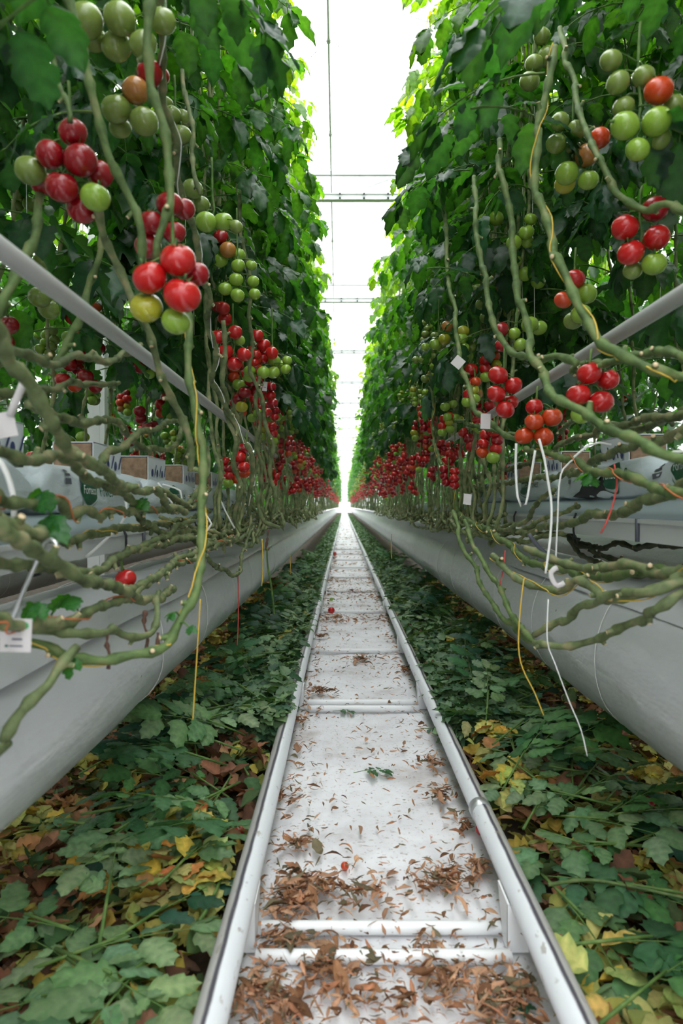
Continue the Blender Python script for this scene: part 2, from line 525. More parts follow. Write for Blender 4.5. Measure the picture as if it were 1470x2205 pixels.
# ================================================================== gutters, grow bags and blocks
def gutter(xf, zt, zb, side, label, seams, clips, y0=0.45):
    """xf: aisle face, side -1 left / +1 right: the body lies away from the aisle"""
    t = empty('growing_gutter', (xf + side * 0.12, y0, zb), label, 'gutter')
    w = side * 0.24
    h = zt - zb
    prof = [(0, zb), (0, zb + h * 0.80), (side * -0.006, zb + h * 0.82), (side * -0.006, zt), (side * 0.012, zt), (side * 0.012, zb + h * 0.9), (w, zb + h * 0.9), (w, zb)]
    mb = MB()
    ys = (y0 - 0.9, y0, 3, 8, 20, 60)
    k = len(prof)
    mb.add([(xf + px, y, pz) for y in ys for px, pz in prof],
           [(i * k + q, i * k + (q + 1) % k, (i + 1) * k + (q + 1) % k, (i + 1) * k + q) for i in range(len(ys) - 1) for q in range(k)] + [tuple(range(k))])
    mb.build('profile', M['gutter'], t, smooth=False)
    # pale inner tray standing up behind the lip
    mb = MB()
    zt2 = zt + 0.052
    prof = [(side * 0.012, zt - 0.01), (side * 0.004, zt + 0.015), (side * 0.010, zt2 - 0.008), (side * 0.03, zt2), (side * 0.2, zt2), (side * 0.22, zt - 0.01)]
    k = len(prof)
    ys = [y0 - 0.9, y0 - 0.4] + [y0 + 0.2 * i for i in range(40)] + [10, 20, 60]
    mb.add([(xf + px + 0.003 * noise.noise(Vector((y * 3, px * 9, 1))), y, pz + 0.004 * noise.noise(Vector((y * 2.5, px * 9, 5)))) for y in ys for px, pz in prof],
           [(i * k + q, i * k + (q + 1) % k, (i + 1) * k + (q + 1) % k, (i + 1) * k + q) for i in range(len(ys) - 1) for q in range(k)] + [tuple(range(k))])
    mb.build('tray', M['tray'], t)
    for ys_ in seams:
        mb = MB()
        mb.box((xf - side * 0.004, ys_, (zt + zb) / 2), (0.010, 0.006, h * 1.02))
        mb.build('joint', M['ink_grey'], t)
    for yc in clips:
        mb = MB()
        mb.tube([(xf - side * 0.004, yc, zt + 0.01), (xf - side * 0.012, yc, zt - 0.01), (xf - side * 0.012, yc, zb + 0.01), (xf - side * 0.006, yc + 0.006, zb - 0.012), (xf + side * 0.012, yc + 0.01, zb - 0.016)], 0.0035, 6)
        mb.build('clip', M['black'], t)
    return t


LXF, RXF = -0.605, 0.735
gutter(LXF, EYE - 0.070, EYE - 0.122, -1, 'grey white growing gutter carrying the grow bags on the left', (1.17, 2.05, 3.3), (1.34, 1.86, 2.35, 2.75, 3.4))
gutter(RXF, EYE - 0.032, EYE - 0.088, 1, 'grey white growing gutter carrying the grow bags on the right', (1.70, 3.4), (2.15, 2.9))
gutter(-2.25, EYE - 0.07, EYE - 0.122, -1, 'pale gutter of the next row seen past the left grow bags', (), (), 1.0)
gutter(2.35, EYE - 0.03, EYE - 0.088, 1, 'pale gutter of the next row seen past the right grow bags', (), (), 1.0)


def font_mesh(text, size):
    cu = bpy.data.curves.new('lettering', 'FONT')
    cu.body = text
    cu.size = size
    cu.resolution_u = 3
    o = bpy.data.objects.new('lettering', cu)
    COL.objects.link(o)
    dg = bpy.context.evaluated_depsgraph_get()
    me = bpy.data.meshes.new_from_object(o.evaluated_get(dg))
    vs = [v.co.copy() for v in me.vertices]
    fs = [tuple(p.vertices) for p in me.polygons]
    bpy.data.objects.remove(o)
    bpy.data.meshes.remove(me)
    return vs, fs


def bag(xf, side, y0, y1, zb, zt, label, prints, seed, tear=False):
    """pillow-shaped bag; its face toward the aisle is near x = xf"""
    a = 0.115
    bh = (zt - zb) / 2
    xc, zc, yc, L = xf + side * a, (zt + zb) / 2, (y0 + y1) / 2, (y1 - y0)
    def surf(y, ang=None, z=None):
        u = (y - y0) / L
        e = min(u, 1 - u)
        pin = min(1.0, (max(e, 0) / 0.10)) ** 0.45 if e < 0.10 else 1.0
        hh = bh * (0.35 + 0.65 * pin)
        if ang is not None:
            c, s_ = math.cos(ang), math.sin(ang)
            x = math.copysign(abs(c) ** 0.62, c) * a
            zz = math.copysign(abs(s_) ** 0.62, s_) * hh
        else:
            zz = max(-hh * 0.97, min(hh * 0.97, z))
            q = (abs(zz) / hh) ** (1 / 0.62)
            x = (max(0.0, 1 - q * q)) ** 0.31 * a
        wr = 0.016 * noise.noise(Vector((y * 5, zz * 14, seed))) + 0.009 * noise.noise(Vector((y * 14 + zz * 30, zz * 10, seed + 4)))
        x2 = x + wr * (1 if x > 0 else -1)
        return Vector((xc - side * x2, y, zc + zz - (bh - hh) * 0.6 + 0.004 * noise.noise(Vector((y * 6, x * 20, seed + 9)))))
    t = empty('grow_bag', (xc, yc, zb), label, 'grow bag')
    mb = MB()
    n, m_ = 32, 34
    vs = [surf(y0 + L * i / m_, ang=2 * math.pi * j / n) for i in range(m_ + 1) for j in range(n)]
    mb.add(vs, [(i * n + j, i * n + (j + 1) % n, (i + 1) * n + (j + 1) % n, (i + 1) * n + j) for i in range(m_) for j in range(n)] + [tuple(range(n)), tuple(m_ * n + j for j in range(n))])
    mb.build('bag_film', M['bag'], t)
    out = Vector((-side, 0, 0))
    dirn = -side   # reading direction along y on this face: left face reads away from the camera
    for kind, yp, zp, sc in prints:
        def face(u, v, off):
            y = yp + (u if side < 0 else -u)
            return surf(min(max(y, y0 + 0.01), y1 - 0.01), z=(zp - zc + v)) + out * off
        if kind in ('oval', 'both'):
            mb = MB()
            K, rings = 40, 6
            rw, rh = 0.055 * sc, 0.036 * sc
            vs = [face(0, 0, 0.0025)]
            for q in range(1, rings + 1):
                for j in range(K):
                    an = 2 * math.pi * j / K
                    vs.append(face(math.cos(an) * rw * q / rings, math.sin(an) * rh * q / rings, 0.0025))
            fs = [(0, 1 + j, 1 + (j + 1) % K) for j in range(K)]
            fs += [(1 + (q - 1) * K + j, 1 + q * K + j, 1 + q * K + (j + 1) % K, 1 + (q - 1) * K + (j + 1) % K) for q in range(1, rings) for j in range(K)]
            mb.add(vs, fs)
            # the swoosh under the oval
            vs = []
            for j in range(13):
                an = R(-150 + j * 10)
                vs += [face(math.cos(an) * rw * 1.12, math.sin(an) * rh * 1.22, 0.0025), face(math.cos(an) * rw * 1.12, math.sin(an) * rh * 1.34, 0.0025)]
            mb.add(vs, [(2 * j, 2 * j + 1, 2 * j + 3, 2 * j + 2) for j in range(12)])
            lg = mb.build('logo', M['logo_green'], t)
            v2, f2 = font_mesh('Forteco', 0.030 * sc)
            w = max(v.x for v in v2)
            mb = MB()
            mb.add([face((v.x - w / 2) * 0.92, v.y - 0.009 * sc, 0.0042) for v in v2], f2)
            g = mb.build('lettering', M['logo_white'], lg, origin=Vector(t['_w']), smooth=False)
            KIDS.setdefault(lg.name, [])
        if kind in ('power', 'both'):
            v2, f2 = font_mesh('Power', 0.040 * sc)
            mb = MB()
            du = 0.075 * sc if kind == 'both' else 0.0
            mb.add([face(v.x + du, v.y - 0.012 * sc, 0.003) for v in v2], f2)
            mb.build('lettering', M['logo_green'], t, smooth=False)
        if kind == 'mark':
            mb = MB()
            for q, (du, dv, w, h) in enumerate(((-0.014, 0.006, 0.028, 0.006), (-0.014, 0.016, 0.028, 0.005), (-0.016, -0.012, 0.032, 0.013))):
                mb.add([face(du, dv, 0.0025), face(du + w, dv, 0.0025), face(du + w, dv + h, 0.0025), face(du, dv + h, 0.0025)], [(0, 1, 2, 3)])
            mb.build('printed_mark', M['ink_grey'], t)
    if tear:
        mb = MB()
        prof = [(-0.30, -0.052), (-0.20, -0.038), (-0.15, -0.010), (-0.08, -0.026), (-0.01, -0.022), (0.02, 0.008), (0.035, -0.035), (0.02, -0.058), (-0.1, -0.060), (-0.2, -0.062)]
        yt, ztr = tear
        def face2(u, v):
            return surf(yt - u, z=ztr - zc + v) + out * 0.004
        c = face2(-0.1, -0.045)
        mb.add([c] + [face2(u, v) for u, v in prof], [(0, 1 + j, 1 + (j + 1) % len(prof)) for j in range(len(prof))])
        mb.build('torn_hole', M['dark'], t)
    return t


zl0, zl1 = EYE - 0.022, EYE + 0.098
LB = [0.52, 1.36, 2.12, 2.90, 3.75, 4.6]
lbs = ['white grow bag on the left gutter, nearest to the camera, sagging at its end',
       'white printed grow bag on the left gutter, second from the front',
       'white printed grow bag on the left gutter, third from the front',
       'white printed grow bag on the left gutter, fourth from the front',
       'white grow bag far along the left gutter, fifth from the front']
for i in range(5):
    pr = [[('power', 1.06, EYE + 0.055, 1.0)], [('both', 1.62, EYE + 0.036, 1.0), ('mark', 1.50, EYE + 0.06, 1.0)], [('both', 2.42, EYE + 0.038, 1.0), ('mark', 2.27, EYE + 0.045, 1.0)],
          [('both', 3.35, EYE + 0.038, 1.1)], [('both', 4.2, EYE + 0.038, 1.1)]][i]
    bag(LXF, -1, LB[i], LB[i + 1] - 0.012, zl0, zl1, lbs[i], pr, 11 + i)
zr0, zr1 = EYE + 0.016, EYE + 0.130
RB = [0.62, 1.655, 2.36, 3.2, 4.1]
lbs = ['white printed grow bag on the right gutter, nearest to the camera',
       'torn white printed grow bag on the right gutter with a dark hole',
       'white grow bag on the right gutter just beyond the torn one',
       'white grow bag on the right gutter, farthest one still visible']
for i in range(4):
    pr = [[('both', 1.475, EYE + 0.088, 1.0), ('mark', 1.60, EYE + 0.086, 1.0), ('both', 1.0, EYE + 0.088, 1.0)], [('both', 1.86, EYE + 0.083, 1.05), ('mark', 2.2, EYE + 0.085, 1.0)], [('both', 2.75, EYE + 0.085, 1.1)], [('both', 3.6, EYE + 0.085, 1.1)]][i]
    bag(RXF - 0.005, 1, RB[i], RB[i + 1] - 0.012, zr0, zr1, lbs[i], pr, 31 + i, tear=(1.93, EYE + 0.083) if i == 1 else False)


def block(xc, y, zb, side, label, ln=0.22):
    t = empty('grow_block', (xc, y, zb), label, 'grow block', 'growing blocks on the bags')
    w, h = 0.10, 0.085
    mb = MB()
    # wrap: thin shell open at both ends
    for c, s_ in (((xc - w / 2, y, zb + h / 2), (0.003, ln, h)), ((xc + w / 2, y, zb + h / 2), (0.003, ln, h)), ((xc, y, zb + h), (w + 0.003, ln, 0.003)), ((xc, y, zb + 0.0015), (w + 0.003, ln, 0.003))):
        mb.box(c, s_)
    mb.build('wrap', M['block'], t, smooth=False)
    mb = MB()
    mb.box((xc, y, zb + h / 2), (w - 0.006, ln - 0.012 + 0.02, h - 0.008))
    mb.build('wool_core', M['wool'], t, smooth=False)
    mb = MB()
    xo = xc - side * (w / 2 + 0.004)
    for q in range(3):
        yy = y - ln * 0.30 + q * ln * 0.28
        # printed drop and slanted script strokes
        vs = [(xo, yy + 0.010 * math.sin(a) * (1 if q % 2 else -1), zb + h * 0.40 + 0.013 * math.cos(a)) for a in [k * math.pi / 5 for k in range(10)]]
        mb.add(vs, [tuple(range(10))])
        mb.add([(xo, yy + 0.022, zb + h * 0.30), (xo, yy + 0.030, zb + h * 0.30), (xo, yy + 0.050, zb + h * 0.72), (xo, yy + 0.042, zb + h * 0.72)], [(0, 1, 2, 3)])
    mb.build('printed_mark', M['ink'], t, smooth=False)
    return t


for i, (y, lb) in enumerate(((1.24, 'white and brown growing block on the nearest left bag'), (1.82, 'white and brown growing block on the second left bag, front one'),
                             (2.30, 'white and brown growing block on the left bags, third from the front'), (2.78, 'white and brown growing block on the left bags, fourth from the front'),
                             (3.35, 'white and brown growing block on the left bags, fifth from the front'))):
    block(LXF - 0.075, y, zl1 - 0.022, -1, lb, 0.21 if i else 0.2)
for i, (y, lb) in enumerate(((1.42, 'white growing block with blue print on the nearest right bag'), (1.93, 'white growing block tilted behind the torn right bag'), (2.5, 'white growing block on the right bags, third from the front'), (3.1, 'white growing block on the right bags, farthest visible'))):
    block(RXF + 0.08, y, zr1 - 0.022, 1, lb, 0.2)

# grow pipes at head height and the post behind
for x, z, r, lb, yb in ((-0.452, EYE + 0.336, 0.0150, 'white round pipe running diagonally past the left tomato clusters', 30), (0.60, EYE + 0.372, 0.0165, 'white round pipe running diagonally behind the right tomato clusters', 30)):
    mb = MB()
    mb.tube([(x, y, z + 0.004 * math.sin(y)) for y in [0.4 + 0.6 * i for i in range(12)] + [9, 14, yb]], r, 16)
    o = mb.build('grow_pipe', M['pipe'], origin=(x, 0.4, z - r))
    tag(o, lb, 'pipe')
mb = MB()
mb.box((at(211, 900, 4.6).x, 4.6, 1.6), (0.115, 0.08, 3.2))
mb.box((at(211, 900, 4.6).x, 4.6 - 0.042, 1.6), (0.05, 0.012, 3.2))
tag(mb.build('steel_post', M['white'], origin=(at(211, 900, 4.6).x, 4.6, 0), smooth=False), 'white upright post standing behind the left grow bags', 'post')
# ================================================================== leaves
PROF = [0.0, 0.27, 0.43, 0.50, 0.37, 0.43, 0.47, 0.31, 0.29, 0.16, 0.0]


def leaflet(mb, T, L, W, col, rng, fine=False, curl=0.25, fold=0.35):
    """one lobed leaflet lying along +x of T, folded along its midrib and curling down to the tip"""
    n = len(PROF) - 1
    wob = rng.uniform(-0.25, 0.25)
    vs, ts = [], []
    rib = (col[0] * 1.55, col[1] * 1.3, col[2] * 1.5)
    lift = rng.uniform(0.6, 1.3) * fold
    cols = 3 if fine else 2
    for i in range(n + 1):
        t = i / n
        x = t * L
        zc = -curl * L * t * t
        yc = wob * L * t * t * 0.5
        w = PROF[i] * W * rng.uniform(0.88, 1.1)
        tooth = 0.055 * L if i in (3, 6, 8) else -0.01 * L
        vs.append(T @ Vector((x, yc, zc))); ts.append(rib)
        for sgn in (1, -1):
            we = w * (1 + 0.12 * sgn * wob)
            if fine:
                vs.append(T @ Vector((x + 0.3 * tooth, yc + sgn * we * 0.55, zc + lift * we * 0.55 + (0.022 if i % 2 else -0.022) * L + 0.010 * L * rng.uniform(-1, 1)))); ts.append(rib if i % 2 == 0 else col)
            vs.append(T @ Vector((x + tooth, yc + sgn * we, zc + lift * we * (0.75 if fine else 1) - (0.25 * we if fine else 0) + 0.045 * L * rng.uniform(-1, 1)))); ts.append(col)
    fs = []
    k = 1 + 2 * (cols - 1)
    for i in range(n):
        a, b = i * k, (i + 1) * k
        for q in range(cols - 1):
            l0 = a if q == 0 else a + q
            l1 = b if q == 0 else b + q
            fs.append((l0, l1, b + q + 1, a + q + 1))
            r0 = a if q == 0 else a + cols - 1 + q
            r1 = b if q == 0 else b + cols - 1 + q
            fs.append((r0, a + cols + q, b + cols + q, r1))
    mb.add(vs, fs, 0, ts)


def compound(mb, sb, T, L, col, rng, pairs=4, fine=False, elev=0.25, droop=1.0, hang=0.5, size=1.0, flat=False):
    """a whole tomato leaf: stalk (into sb) with side leaflets and one at the end (into mb)"""
    n = 8
    p, ang = Vector((0, 0, 0)), elev
    pts = [p.copy()]
    side = rng.uniform(-0.25, 0.25)
    frames = []
    for i in range(n):
        d = Vector((math.cos(ang), side * (i / n), math.sin(ang))).normalized()
        p = p + d * (L / n)
        pts.append(p.copy())
        frames.append((p.copy(), ang, d))
        ang -= droop / n
    sb.tube([T @ q for q in pts], [0.0032 * (1 - 0.6 * i / n) for i in range(n + 1)], 4 if not fine else 5, 0, False)
    def jit(c):
        k = rng.uniform(0.75, 1.25)
        return (c[0] * k * rng.uniform(0.85, 1.15), c[1] * k, c[2] * k * rng.uniform(0.85, 1.15))
    for q in range(pairs):
        t = 0.26 + 0.64 * q / max(1, pairs - 1) if pairs > 1 else 0.6
        pp, an, d = frames[min(n - 1, int(t * n))]
        s0 = 0.30 * L * size * (0.72 + 0.5 * math.sin(math.pi * min(1, t * 0.9))) * rng.uniform(0.8, 1.15)
        for sgn in (1, -1):
            yaw = sgn * rng.uniform(0.85, 1.25)
            Tm = T @ Matrix.Translation(pp + d * rng.uniform(-0.02, 0.02) * L) @ Euler((rng.uniform(-0.4, 0.4), -an * 0.6 + rng.uniform(0.0, hang), yaw), 'XYZ').to_matrix().to_4x4()
            st = 0.018
            sb.tube([Tm @ Vector((0, 0, 0)), Tm @ Vector((st, 0, 0))], 0.0014, 3, 0, False)
            leaflet(mb, Tm @ Matrix.Translation((st, 0, 0)), s0, s0 * rng.uniform(0.58, 0.72), jit(col), rng, fine, curl=rng.uniform(0.1, 0.5), fold=rng.uniform(0.1, 0.6))
            if q < pairs - 1 and rng.random() < 0.5:
                s1 = s0 * 0.36
                Tm2 = T @ Matrix.Translation(pp + d * 0.035) @ Euler((0, -an * 0.6 + 0.2, sgn * 1.3), 'XYZ').to_matrix().to_4x4()
                leaflet(mb, Tm2, s1, s1 * 0.8, jit(col), rng, False)
    pp, an, d = frames[-1]
    Tm = T @ Matrix.Translation(pp) @ Euler((rng.uniform(-0.3, 0.3), -an * 0.8 + rng.uniform(0, hang * 0.6), rng.uniform(-0.2, 0.2)), 'XYZ').to_matrix().to_4x4()
    s0 = 0.36 * L * size
    leaflet(mb, Tm, s0, s0 * 0.68, jit(col), rng, fine, curl=rng.uniform(0.2, 0.5))


G_OLD, G_MID, G_NEW_BACKLIT = (0.012, 0.056, 0.024), (0.026, 0.115, 0.020), (0.13, 0.26, 0.022)


def lerp(a, b, t):
    return tuple(x + (y - x) * t for x, y in zip(a, b))


def foliage(seed, n, H, fine, spread=1.0, zlow=0.0):
    rng = random.Random(seed)
    mb, sb = MB(), MB()
    for i in range(n):
        t = (i + rng.random()) / n
        z = zlow + (H - zlow) * t
        az = i * 2.399 + rng.uniform(-0.5, 0.5)
        L = rng.uniform(0.30, 0.42) * spread * (1.0 if t < 0.85 else 0.7)
        c = lerp(G_OLD, G_MID, min(1, t * 1.4 + rng.uniform(-0.15, 0.15))) if t < 0.58 else lerp(G_MID, G_NEW_BACKLIT, min(1, (t - 0.58) / 0.40 + rng.uniform(-0.2, 0.2)))  # young-leaf tone carried lower, painting in the sky light through the leaves
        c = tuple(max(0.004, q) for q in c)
        T = Matrix.Translation((0.012 * math.cos(az), 0.012 * math.sin(az), z)) @ Euler((0, 0, az)).to_matrix().to_4x4()
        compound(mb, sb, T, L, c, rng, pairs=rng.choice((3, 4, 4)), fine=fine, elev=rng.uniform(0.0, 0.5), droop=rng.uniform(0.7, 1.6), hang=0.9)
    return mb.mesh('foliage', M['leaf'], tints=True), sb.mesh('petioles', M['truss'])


NEARV = [foliage(150 + i, 24, 2.30, True, 0.80) for i in range(4)]
FINE = [foliage(100 + i, 30, 2.30, True) for i in range(5)]
FARV = [foliage(200 + i, 24, 2.35, False) for i in range(6)]


def smooth_path(pts, step=0.02):
    """Catmull-Rom through pts, resampled"""
    P = [Vector(p) for p in pts]
    out = []
    for i in range(len(P) - 1):
        p0, p1, p2, p3 = P[max(i - 1, 0)], P[i], P[i + 1], P[min(i + 2, len(P) - 1)]
        m_ = max(1, int((p2 - p1).length / step))
        for k in range(m_):
            t = k / m_
            out.append(0.5 * ((2 * p1) + (p2 - p0) * t + (2 * p0 - 5 * p1 + 4 * p2 - p3) * t * t + (3 * p1 - p0 - 3 * p2 + p3) * t ** 3))
    out.append(P[-1])
    return out


def knotty(mb, pts, r0, r1, rng, sides=8, node=0.075, kink=0.006, step=0.014, stubs=True):
    """a bare tomato stem: swollen nodes, small kinks, cut leaf stubs"""
    pts = smooth_path(pts, step)
    n = len(pts)
    d, nxt = 0.0, node * rng.uniform(0.3, 1)
    rads, nodes = [], []
    off = Vector((0, 0, 0)); tgt = Vector((0, 0, 0))
    res = []
    since = 1.0
    for i, p in enumerate(pts):
        if i:
            d += (pts[i] - pts[i - 1]).length
            since += (pts[i] - pts[i - 1]).length
        if d > nxt:
            nxt = d + node * rng.uniform(0.7, 1.4)
            tgt = Vector((rng.uniform(-1, 1), rng.uniform(-1, 1), rng.uniform(-1, 1))) * kink
            nodes.append(i); since = 0.0
        off = off.lerp(tgt, 0.3)
        t = i / max(1, n - 1)
        r = r0 + (r1 - r0) * t
        rads.append(r * (1 + 0.46 * math.exp(-(since / (1.0 * r)) ** 2 * 0.25) + 0.05 * rng.uniform(-1, 1)))
        res.append(p + off)
    mb.tube(res, rads, sides, 0)
    if stubs:
        for q, i in enumerate(nodes):
            if rng.random() < 0.5 and 0 < i < n - 1:
                tdir = (res[i + 1] - res[i - 1]).normalized()
                sd = tdir.orthogonal().normalized()
                sd = Matrix.Rotation(rng.uniform(0, 6.28), 3, tdir) @ sd
                r = rads[i]
                a = res[i] + sd * r * 0.4
                b = res[i] + sd * (r * 1.25 + rng.uniform(0.0, 0.006)) + tdir * r * rng.uniform(-1, 1)
                mb.tube([a, b], [r * 0.6, r * 0.42], 6, 0, False)
                e = (b - a).normalized()
                mb.tube([b - e * 0.0005, b + e * 0.0012], [r * 0.42, r * 0.38], 6, 1, True)
    return res


def stem_variant(seed):
    """local: x toward aisle is +, z up from the floor, base bends along -y / +y"""
    rng = random.Random(seed)
    mb = MB()
    ydir = rng.choice((-1, 1))
    top = 3.9
    pts = [(0.0, 0, top)]
    for z in (3.3, 2.7, 2.2, 1.8, 1.5, 1.3, 1.15, 1.0, 0.9):
        lean = 0.12 * max(0, min(1, (2.4 - z) / 1.3))
        pts.append((lean + rng.uniform(-0.018, 0.018), rng.uniform(-0.03, 0.03), z))
    zz = rng.uniform(0.74, 0.82)
    pts += [(0.12 + rng.uniform(-0.02, 0.03), ydir * 0.03, zz + 0.05), (0.11 + rng.uniform(-0.02, 0.04), ydir * 0.12, zz)]
    run = rng.uniform(0.4, 0.9)
    for q in (0.2, 0.33):
        pts.append((0.11 + rng.uniform(-0.035, 0.035), ydir * (0.12 + run * q), zz + rng.uniform(-0.035, 0.035)))
    pts += [(0.08 + rng.uniform(-0.03, 0.03), ydir * (0.12 + run * 0.5), zz + rng.uniform(-0.02, 0.04)), (0.03, ydir * (0.12 + run), zz + rng.uniform(0.02, 0.10))]
    knotty(mb, pts, 0.0046, 0.0068, rng, 6, node=0.06, kink=0.013, step=0.024)
    return mb.mesh('stem', [M['stem_far'], M['cut_end']])


STEMS = [stem_variant(300 + i) for i in range(14)]
tw = MB()
tw.tube([(0.004 * math.sin(z * 9), 0.004 * math.cos(z * 9), z) for z in [1.55 + 0.12 * k for k in range(20)]] , 0.0012, 4)
TWINE = tw.mesh('support_twine', M['drip'])

rng = random.Random(5)


def plant(x, y, side, z0, fov, label, group=None, stem=True, cat='tomato plant'):
    t = empty('tomato_plant', (x, y, 0), label, cat, group)
    fo, pe = rng.choice(fov)
    a = rng.uniform(0, 6.28)
    o = put('foliage', fo, t); o.location = (0, 0, z0); o.rotation_euler = (0, 0, a); o.scale = (1, 1, rng.uniform(0.97, 1.06))
    o2 = put('leaf_stalk', pe, o)
    if stem:
        s_ = put('stem', rng.choice(STEMS), t)
        s_.scale = (-side, rng.choice((-1, 1)), 1)
        w = put('support_twine', TWINE, t)
        w.location = (-side * 0.01, 0.01, 0)
    return t


SIDE = {-1: 'left', 1: 'right'}
STEP = 0.25
NPL = 0
for side, x0 in ((-1, -0.575), (1, 0.755)):
    y, i = 0.98, 0
    for k, yy in enumerate((-0.35, 0.0, 0.35, 0.68)):  # mostly unseen plants, added around the camera to shade the near end
        plant(x0 + side * 0.12, yy, side, 1.72 + 0.05 * k, NEARV, 'leafy tomato plant added overhead to shade the near end of the %s row' % SIDE[side], 'shade plants added over the near end of the %s row' % SIDE[side], stem=False)
        plant(x0 + side * 0.45, yy, -side, 1.60, NEARV, 'leafy tomato plant added on the far face to shade the near end of the %s row' % SIDE[side], 'shade plants added on the far face at the near end of the %s row' % SIDE[side], stem=False)
        plant(x0 + side * 1.5, yy, side, 1.3, FARV, 'tomato plant of the next row beyond the %s grow bags' % SIDE[side], 'plants of the next row on the %s' % SIDE[side])
    while y < 13.5:
        near = y < 2.3
        z0 = (1.80 if y < 1.4 else 1.72 if y < 2.3 else 1.55) + rng.uniform(-0.06, 0.12)
        if i < 12:
            lb = 'leafy tomato plant in the %s row, %s' % (SIDE[side], ('nearest to the camera' if i == 0 else '%s from the near end' % (ordn + ['eleventh', 'twelfth'])[i]))
            g = 'tomato plants of the %s row' % SIDE[side]
        elif y < 7:
            lb, g = 'tall leafy tomato plant midway along the %s row above the aisle' % SIDE[side], 'midway plants of the %s row' % SIDE[side]
        else:
            lb, g = 'distant leafy tomato plant far down the %s row above the aisle' % SIDE[side], 'far plants of the %s row' % SIDE[side]
        plant(x0 + (side * max(0.05, 0.16 - 0.06 * (y - 1)) if near else 0) + rng.uniform(-0.05, 0.05), y + rng.uniform(-0.05, 0.05), side, z0, NEARV if near else FINE if y < 4.5 else FARV, lb, g, stem=not near)
        y += STEP * rng.uniform(0.9, 1.1); i += 1
    # the far face of the same double row
    y = 1.0
    while y < 7.5:
        plant(side * 0.40 + x0 + rng.uniform(-0.05, 0.05), y, side * -1, 1.38 + rng.uniform(-0.1, 0.15), FARV, 'tomato plant on the far face of the %s row behind the grow bags' % SIDE[side], 'back plants of the %s row' % SIDE[side])
        y += 0.36
    # the next row across the neighbouring aisle
    y = 0.9
    while y < 9.5:
        plant(side * 1.50 + x0 + rng.uniform(-0.06, 0.06), y, side, 1.25 + rng.uniform(-0.15, 0.25), FARV, 'tomato plant of the next row beyond the %s grow bags' % SIDE[side], 'plants of the next row on the %s' % SIDE[side])
        y += 0.36

# more bare stems hanging between the plants, nearer ones first
for side, x0 in ((-1, -0.575), (1, 0.755)):
    y = 2.85
    while y < 10.5:
        o = put('tomato_vine', rng.choice(STEMS))
        o.location = (x0 + rng.uniform(-0.06, 0.05), y, rng.uniform(-0.05, 0.03))
        o.scale = (-side * rng.uniform(0.7, 1.3), rng.choice((-1, 1)) * rng.uniform(0.8, 1.2), 1)
        o.rotation_euler = (0, 0, rng.uniform(-0.15, 0.15))
        w_ = 'midway along' if y < 5.5 else 'far down'
        tag(o, 'thin bare tomato stem hanging to the film tube %s the %s row' % (w_, SIDE[side]), 'vine', 'bare stems %s the %s row' % (w_, SIDE[side]))
        y += 0.125

# everything farther off as one mass of leaves
mb = MB()
def card(c, s_, rng, col):
    a, e, r_ = rng.uniform(0, 6.28), rng.uniform(-0.9, 0.5), rng.uniform(-0.7, 0.7)
    T = Matrix.Translation(c) @ Euler((r_, -e, a)).to_matrix().to_4x4()
    vs = [T @ Vector(v) for v in ((0, 0, 0), (s_ * 0.35, s_ * 0.3, 0.1 * s_), (s_, 0, -0.2 * s_), (s_ * 0.35, -s_ * 0.3, 0.1 * s_), (s_ * 0.4, 0, 0))]
    mb.add(vs, [(0, 4, 1), (1, 4, 2), (2, 4, 3), (3, 4, 0)], 0, col)
rng = random.Random(77)
for side, x0 in ((-1, -0.60), (1, 0.78)):
    for k in range(15000):
        y = 13.0 + (YE - 14) * (rng.random() ** 1.7)
        t = rng.random()
        z = 1.45 + 2.6 * t
        c = lerp(lerp(G_OLD, G_MID, rng.random()), G_NEW_BACKLIT, max(0, t - 0.7) * 2.5)
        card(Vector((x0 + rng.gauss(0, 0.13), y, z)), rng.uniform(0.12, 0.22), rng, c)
    for k in range(20000):          # rows beyond the neighbouring ones
        y = -2.0 + 47 * rng.random() ** 1.3
        z = 0.25 + 3.75 * rng.random()
        card(Vector((x0 + side * (3.0 + rng.gauss(0, 0.2)), y, z)), rng.uniform(0.13, 0.24), rng, lerp(G_OLD, G_MID, rng.random()))
    for k in range(5000):
        y = 9.5 + 30 * rng.random()
        z = 0.8 + 3.2 * rng.random()
        card(Vector((x0 + side * (1.5 + rng.gauss(0, 0.18)), y, z)), rng.uniform(0.13, 0.24), rng, lerp(G_OLD, G_MID, rng.random()))
tag(mb.build('distant_tomato_foliage', M['leaf'], tints=True), 'mass of far tomato foliage closing the rows down the aisle', 'foliage', kind='stuff')
mb = MB()
for side, x0 in ((-1, -0.46), (1, 0.62)):
    for k in range(190):
        y = 13.2 + 45 * (k / 190) ** 1.3
        x = x0 + rng.uniform(-0.05, 0.05)
        mb.tube([(x, y, 1.6), (x + rng.uniform(-.03, .03), y, 1.3), (x + rng.uniform(-.03, .03), y, 1.05), (x + rng.uniform(-.03, .03), y + rng.uniform(-.2, .2), 0.78)], 0.007, 4, 0, False)
tag(mb.build('distant_bare_stems', M['stem']), 'thicket of bare tomato stems far down both rows', 'stems', kind='stuff')

